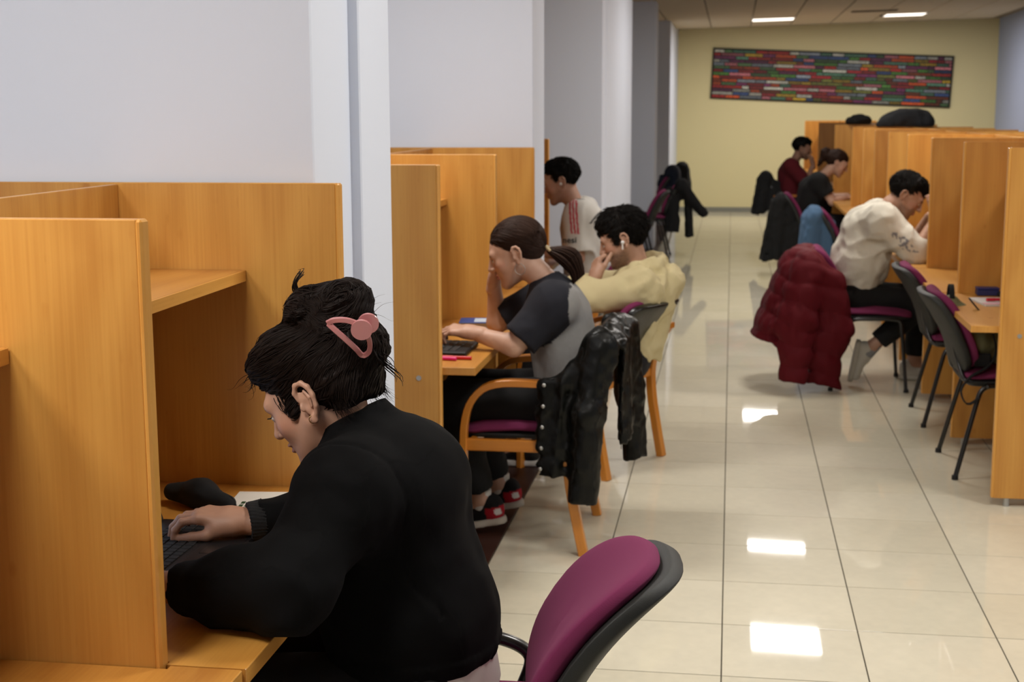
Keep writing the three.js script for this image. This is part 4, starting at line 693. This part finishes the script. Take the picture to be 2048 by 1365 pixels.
// ---------- garments hung over chairs ----------
function garment(name, label, category, field, cell, mat, base) { const t = thing(name, label, category, base); return { t, m: obj(name === 'puffer_jacket' ? 'quilted_shell' : 'shell', field.mesh(cell).translate(-base[0], -base[1], -base[2]), mat, t), add: (n, g, m) => obj(n, g.translate(-base[0], -base[1], -base[2]), m, t) }; }
{ // black leather jacket
  const F = new Field(); const X = [1, 0, 0], Z = [0, 0, 1];
  F.rc([-.425, .795, -5.06], [-.425, .795, -5.44], .042, .042, .04).rc([-.385, .78, -5.25], [-.375, .40, -5.25], .026, .024, .04, { wide: [Z, 7.5], cap: 'b' });
  F.rc([-.47, .755, -5.00], [-.595, .645, -4.965], .05, .026, .05).rc([-.605, .65, -4.962], [-.615, .305, -4.955], .017, .014, .03, { wide: [X, 3.6], cap: 'b' });
  F.rc([-.455, .79, -4.99], [-.50, .55, -4.955], .062, .055, .04).rc([-.50, .55, -4.955], [-.515, .215, -4.945], .055, .046, .03, { wide: [X, 1.15], cap: 'b' });
  F.rc([-.41, .78, -5.47], [-.385, .52, -5.50], .06, .055, .04).rc([-.385, .52, -5.50], [-.355, .25, -5.505], .055, .045, .03, { cap: 'b' });
  F.el([-.43, .825, -5.25], [.05, .035, .12], .03);
  const a = folds(.012, 15, [0.1, 1.2, 0], 3), b = folds(.003, 40, [.2, 1.1, .1], 8); F.disp = (x, y, z) => a(x, y, z) + b(x, y, z);
  const g = garment('leather_jacket', 'glossy black leather jacket with silver snaps hanging over the wooden armchair', 'jacket', F, .0075, phy({ color: 0x060705, roughness: .42, specularIntensity: .4, clearcoat: .1, clearcoatRoughness: .25, bumpMap: rep(texRough, 5), bumpScale: .003 }), [-.43, .2, -5.2]);
  for (let i = 0; i < 5; i++) g.add('snap', new THREE.SphereGeometry(.0075, 12, 8).scale(1, 1, .6).translate(-.652 - .0035 * i, .645 - .078 * i, -4.938), M.silver);
}
{ // dark red puffer
  const F = new Field(); const X = [1, 0, 0], Z = [0, 0, 1];
  F.rc([.465, .735, -8.34], [.465, .735, -8.72], .085, .085, .05).el([.42, .745, -8.50], [.10, .085, .17], .05);
  F.rc([.57, .67, -8.28], [.585, .35, -8.26], .06, .075, .06, { wide: [X, 1.5] }).rc([.585, .35, -8.26], [.55, .035, -8.25], .075, .055, .04, { wide: [X, 1.7], cap: 'b' });
  F.rc([.45, .71, -8.25], [.40, .42, -8.19], .095, .098, .06).rc([.40, .42, -8.19], [.375, .07, -8.17], .098, .080, .05, { cap: 'b' });
  F.rc([.38, .68, -8.5], [.25, .27, -8.48], .10, .115, .06, { wide: [Z, 2.3], cap: 'b' });
  F.disp = (x, y, z) => -.011 * Math.pow(Math.abs(Math.sin(Math.PI * (y + x * .25 + .03 * noise3(x * 8, y * 8, z * 8)) / .125)), .5) + .007 + .014 * noise3(x * 9, y * 5, z * 9) + .006 * noise3(x * 30, y * 18, z * 30);
  garment('puffer_jacket', 'dark red quilted puffer jacket slumped over the chair back, almost to the floor', 'jacket', F, .009, phy({ color: 0x560a15, roughness: .7, specularIntensity: .35, bumpMap: rep(texRough, 8), bumpScale: .001 }), [.45, .03, -8.4]);
}
function coat(label, c, y0, y1, wz, side, hex, o = {}) { // c = [x,y,z] of the chair top; side = direction (+1/-1) the back of the chair faces along x
  const F = new Field(), [x, y, z] = c, Z = [0, 0, 1], X = [1, 0, 0];
  F.rc([x, y, z - wz], [x, y, z + wz], o.r || .06, o.r || .06, .05).rc([x + side * .07, y - .03, z], [x + side * (.10 + (o.out || 0)), y1, z], .035, .045, .04, { wide: [Z, wz / .035], cap: 'b' });
  F.rc([x - side * .08, y - .05, z + wz], [x - side * .10, y1 + .06, z + wz + .03], .03, .035, .04, { wide: [X, 2.4], cap: 'b' });
  F.rc([x + side * .02, y - .02, z + wz], [x + side * (.06 + (o.sl || 0)), y1 + (o.sy ?? .02), z + wz + .06], .06, .05, .04, { cap: 'b' });
  F.disp = folds(.014, 13, [0, 1, 0], o.seed || 1); return garment(o.name || 'coat', label, o.cat || 'coat', F, o.cell || .011, clothMat(hex, o.mat || {}), [x, y1, z]);
}
coat('faded blue denim jacket draped over a chair behind the man in cream', [.69, .775, -11.9], .77, .30, .17, -1, 0x44617f, { name: 'denim_jacket', cat: 'jacket', seed: 3, r: .065 });
coat('long dark grey coat on the chair of the woman in the black T-shirt', [.50, .755, -14.2], .77, .16, .18, -1, 0x101112, { seed: 5, out: .06 });
coat('dark padded jacket on the armchair of the man in dark red', [.41, .84, -17.0], .84, .42, .19, -1, 0x1b1d1f, { seed: 7, r: .075, out: .02 });
coat('black coat with one sleeve sticking out on the far left chair', [-.55, .815, -15.9], .83, .24, .19, 1, 0x0b0b0d, { seed: 9, sl: .22, sy: .24 });
tubeChair('chair with the navy jacket beside the far pier', [-1.09, 0, -18.2], Math.PI); tubeChair('chair with the black jacket farthest along the left side', [-1.02, 0, -19.5], Math.PI);
coat('navy blue jacket bunched on a chair beside the far pier', [-.745, .85, -18.2], .86, .5, .15, 1, 0x131a2c, { seed: 11, r: .09, name: 'navy_jacket', cat: 'jacket' });
coat('black jacket bunched on the farthest chair of the left side', [-.67, .85, -19.5], .86, .5, .15, 1, 0x0c0d12, { seed: 13, r: .085, name: 'black_jacket', cat: 'jacket' });
{ // bundles on top of the right carrels
  const F = new Field(); F.rc([1.40, 1.515, -13.29], [1.72, 1.52, -13.29], .07, .085, .04, { wide: [[0, 0, 1], 1.6] }).el([1.58, 1.575, -13.29], [.15, .06, .13], .06).rc([1.32, 1.49, -13.2], [1.36, 1.50, -13.3], .03, .04, .04); F.cut([0, 1.474, 0], [0, -1, 0]); F.disp = folds(.016, 9, [.2, .2, .9], 2);
  single('puffer_coat', F.mesh(.010), clothMat(0x15171b), 'dark puffer coat heaped on top of the right carrels', 'coat');
  const G = new Field(); G.rc([1.24, 1.51, -15.58], [1.42, 1.515, -15.58], .042, .05, .03, { wide: [[0, 0, 1], 1.8] }).el([1.34, 1.545, -15.58], [.07, .035, .07], .04); G.cut([0, 1.474, 0], [0, -1, 0]); G.disp = folds(.012, 14, [.9, .1, .1], 6);
  single('black_bag', G.mesh(.009), clothMat(0x0a0a0b), 'small black bag lying on top of the right carrels, left of the puffer coat', 'bag');
}
{ // olive backpack on the first empty chair
  const base = [1.14, .49, -6.55], t = thing('backpack', 'olive green backpack with black straps leaning on the first empty chair', 'backpack', base), pl = g => g.translate(-base[0], -base[1], -base[2]);
  const F = new Field(); F.rc([1.0, .75, -6.55], [1.09, .60, -6.55], .042, .09, .05, { wide: [[0, 0, 1], 1.55] }).rc([1.10, .60, -6.55], [1.17, .545, -6.55], .10, .085, .05, { wide: [[0, 0, 1], 1.7] }).el([1.25, .58, -6.53], [.10, .10, .14], .04); F.cut([0, .487, 0], [0, -1, 0]); F.disp = folds(.009, 13, [.4, .8, .1], 5);
  obj('pack_body', pl(F.mesh(.008)), clothMat(0x747655, { roughness: .8 }), t); const st = clothMat(0x0b0b0c);
  obj('grab_handle', pl(bar([[.995, .785, -6.50], [.995, .825, -6.52], [.995, .84, -6.55], [.995, .825, -6.58], [.995, .785, -6.60]], [1, 0, 0], .022, .006)), st, t);
  obj('strap', pl(bar([[1.05, .80, -6.39], [1.14, .68, -6.37], [1.17, .56, -6.36], [1.13, .50, -6.34], [1.06, .46, -6.315], [1.02, .40, -6.30], [1.05, .34, -6.30], [1.10, .37, -6.30]], [0, 0, 1], .03, .006)), st, t);
  obj('buckle', pl(cbox(1.08, 1.15, .50, .56, -6.365, -6.345, .006)), st, t);
}
// ---------- on the desks ----------
{ // laptop
  const base = [-1.065, .7505, -2.585], t = thing('laptop', 'open black laptop under the hands of the woman in the black jacket', 'laptop', base);
  const dk = std({ color: 0x121213, roughness: .5 }), key = std({ color: 0x060607, roughness: .7 });
  obj('base', cbox(-.12, .12, 0, .014, -.17, .17, .003), dk, t); obj('palm_rest', cbox(.03, .117, .014, .0146, -.165, .165, 0), std({ color: 0x1a1819, roughness: .42 }), t); obj('touchpad', cbox(.045, .11, .0146, .0151, -.05, .05, 0), std({ color: 0x1c1a1b, roughness: .3 }), t);
  const keys = []; for (let r = 0; r < 5; r++) for (let c = 0; c < 15; c++) keys.push(cbox(-.085 + r * .021, -.068 + r * .021, .014, .0162, -.158 + c * .0211, -.140 + c * .0211, .0008)); obj('keyboard', merge(keys), key, t).userData.kind = 'stuff';
  const lid = obj('lid', cbox(-.006, 0, 0, .225, -.17, .17, .002).rotateZ(.30).translate(-.118, .012, 0), dk, t);
  obj('screen', cbox(0, .0006, .012, .215, -.16, .16, 0).rotateZ(.30).translate(-.118, .012, 0), std({ color: 0x050505, emissive: 0xbfd2ee, emissiveIntensity: .35, roughness: .3 }), lid);
  const L = new THREE.RectAreaLight(0xc6d8f2, .6, .32, .20); L.position.set(-.118 - .113 * Math.sin(.3) + .006, .012 + .113 * Math.cos(.3), 0); L.lookAt(0, 0, 0); L.rotation.set(0, 0, 0); L.rotation.order = 'ZYX'; L.rotation.set(0, -Math.PI / 2, .30); L.castShadow = true; t.add(L);
}
{ // paper with printed green marks
  const tex = dataTex(512, 362, (u, v) => { let c = [226, 222, 212]; const n = fbm(u * 8, v * 8, 2, 3) * 4; c = c.map(q => q + n);
    if (u > .09 && u < .215 && v > .40 && v < .60) { const a = (u - .09) / .125, b = (v - .40) / .2; if (a < .62 && !(a > .26 && a < .36) && !(b > .42 && b < .55 && a < .3)) c = [34, 66, 26]; else if (a > .66 && (a < .72 || a > .94 || b < .12 || b > .86)) c = [110, 124, 96]; }
    if (u > .255 && u < .275 && v > .36 && v < .66 && hash3(u * 400, v * 120, 3) > .4) c = [60, 60, 62]; if (u > .50 && u < .72 && v > .70 && v < .86 && Math.abs(noise3(u * 60, v * 34, 3)) < .12 && Math.abs((v - .78) - (u - .6) * .25) < .06) c = [90, 92, 100]; return c; });
  const g = cbox(-.148, .148, 0, .006, -.105, .105, .0008), uv = g.attributes.uv, p = g.attributes.position; for (let i = 0; i < uv.count; i++) uv.setXY(i, (p.getX(i) + .148) / .296, (p.getZ(i) * -1 + .105) / .21);
  const m = single('notebook', g, std({ map: tex, roughness: .8 }), 'white notebook with a small green logo beside the black pencil case', 'notebook'); m.position.set(-.95, .7505, -2.925); m.rotation.y = .10;
}
{ const F = new Field(); F.rc([-1.235, .775, -2.925], [-1.16, .777, -2.91], .020, .027, .03, { wide: [[.2, 0, .98], 1.35] }).rc([-1.16, .777, -2.91], [-1.085, .766, -2.885], .027, .014, .03, { wide: [[.2, 0, .98], 1.2] }); F.cut([0, .7515, 0], [0, -1, 0]); F.disp = folds(.005, 22, [.9, 0, .3], 3);
  const t = thing('pencil_case', 'black zipped pencil case lying on the desk behind the hand', 'pencil case', [-1.16, .7515, -2.9]); obj('pouch', F.mesh(.004).translate(1.16, -.7515, 2.9), clothMat(0x0b0b0c), t); obj('zip_pull', tube([[.062, .03, .012], [.085, .028, .018], [.092, .012, .02]], .0022, 10, 6), M.dark, t); }
{ const t = thing('stylus_pen', 'slim grey pen lying on the desk left of the hand', 'pen', [-1.15, .757, -2.755], .25); obj('barrel', new THREE.CylinderGeometry(.0055, .0055, .12, 14).rotateZ(Math.PI / 2), std({ color: 0x3a3c40, roughness: .35, metalness: .4 }), t); obj('tip', new THREE.ConeGeometry(.0055, .014, 14).rotateZ(Math.PI / 2).translate(-.067, 0, 0), M.dark, t); }
{ const t = thing('paperback', 'blue and white paperback lying on the desk of the girl in grey', 'book', [-.985, .7505, -5.60], .12); const b = std({ color: 0x2b4f9a, roughness: .5 }); obj('cover', merge([cbox(-.10, .10, 0, .003, -.07, .07, .001), cbox(-.10, .10, .026, .029, -.07, .07, .001), cbox(-.10, .10, 0, .029, -.07, -.067, .001)]), b, t); obj('pages', cbox(-.096, .096, .003, .026, -.066, .066, 0), std({ color: 0xc9c8c2, roughness: .9 }), t); obj('cover_band', cbox(-.04, .09, .029, .0294, -.05, .05, 0), std({ color: 0xc8d6e6, roughness: .5 }), t); }
{ const t = thing('tablet_computer', 'black tablet keyboard under the hand of the girl in grey', 'tablet', [-1.03, .7505, -5.03]); obj('case', cbox(-.10, .10, 0, .016, -.13, .13, .004), M.dark, t); obj('keys', merge([...Array(40)].map((_, i) => cbox(-.085 + (i % 5) * .03, -.06 + (i % 5) * .03, .016, .0185, -.12 + Math.floor(i / 5) * .03, -.095 + Math.floor(i / 5) * .03, .001))), std({ color: 0x151517, roughness: .5 }), t).userData.kind = 'stuff'; }
const pen = (label, hex, p, turn) => { const t = thing('marker_pen', label, 'pen', p, turn); const m = std({ color: hex, roughness: .4 }); obj('barrel', new THREE.CylinderGeometry(.0065, .0065, .075, 14).rotateZ(Math.PI / 2), m, t); obj('cap', new THREE.CylinderGeometry(.0075, .0075, .04, 14).rotateZ(Math.PI / 2).translate(-.05, 0, 0), m, t); };
pen('bright pink marker pen at the desk edge of the girl in grey', 0xe0207a, [-.985, .7575, -4.815], -.15); pen('red marker pen behind the pink one', 0xc81a1f, [-.935, .7575, -4.835], -.05);
// right desks
{ const t = thing('notepad', 'white notepad on the desk of the first right carrel', 'notepad', [1.205, .7505, -6.62], .15); obj('pages', cbox(-.085, .085, 0, .010, -.12, .12, .001), std({ color: 0xd4d0cc, roughness: .85 }), t); obj('cover', cbox(-.085, .085, .010, .0112, .07, .12, 0), std({ color: 0xd8a9b4, roughness: .7 }), t); }
{ const t = thing('pencil_tin', 'blue box behind the notepad on the first right desk', 'box', [1.215, .7505, -6.90]); obj('box_body', cbox(-.05, .05, 0, .03, -.035, .035, .004), std({ color: 0x242a5c, roughness: .5 }), t); obj('lid', cbox(-.052, .052, .03, .038, -.037, .037, .003), std({ color: 0x2b3270, roughness: .45 }), t); }
pen('red pen lying on the white notepad', 0xc8203a, [1.225, .7695, -6.60], .3);
{ const t = thing('tape_roll', 'small dark roll beside the blue box on the first right desk', 'tape', [1.285, .7505, -6.86]); obj('roll', new THREE.TorusGeometry(.022, .011, 10, 22).rotateX(Math.PI / 2).translate(0, .011, 0), M.dark, t); obj('core', new THREE.CylinderGeometry(.012, .012, .02, 18).translate(0, .011, 0), M.silver, t); }
{ const t = thing('headphones', 'black headphones on the desk in front of the man in cream', 'headphones', [1.12, .7505, -8.36], .4); obj('headband', new THREE.TorusGeometry(.075, .008, 10, 30, Math.PI * 1.2).rotateX(Math.PI / 2 - .5).translate(0, .045, 0), M.dark, t); for (const s of [-1, 1]) obj('ear_cup', pad(.035, .07, .075, .6, .8, (x, y, z) => [x + s * .07, y + .036, z + .03]), M.dark, t); }
{ const t = thing('pouch', 'purple pouch on the desk of the woman in the black T-shirt', 'pouch', [1.24, .7505, -14.28]); const F = new Field(); F.rc([-.06, .03, 0], [.06, .03, 0], .032, .03, .02, { wide: [[0, 0, 1], 1.4] }); F.cut([0, 0, 0], [0, -1, 0]); F.disp = folds(.004, 20, [1, 0, 0], 2); obj('pouch_body', F.mesh(.005), clothMat(0x5a1440), t); obj('zip', bar([[-.07, .058, 0], [0, .062, 0], [.07, .056, 0]], [0, 0, 1], .008, .003, 10), M.silver, t); }
renderer.render(scene, camera);
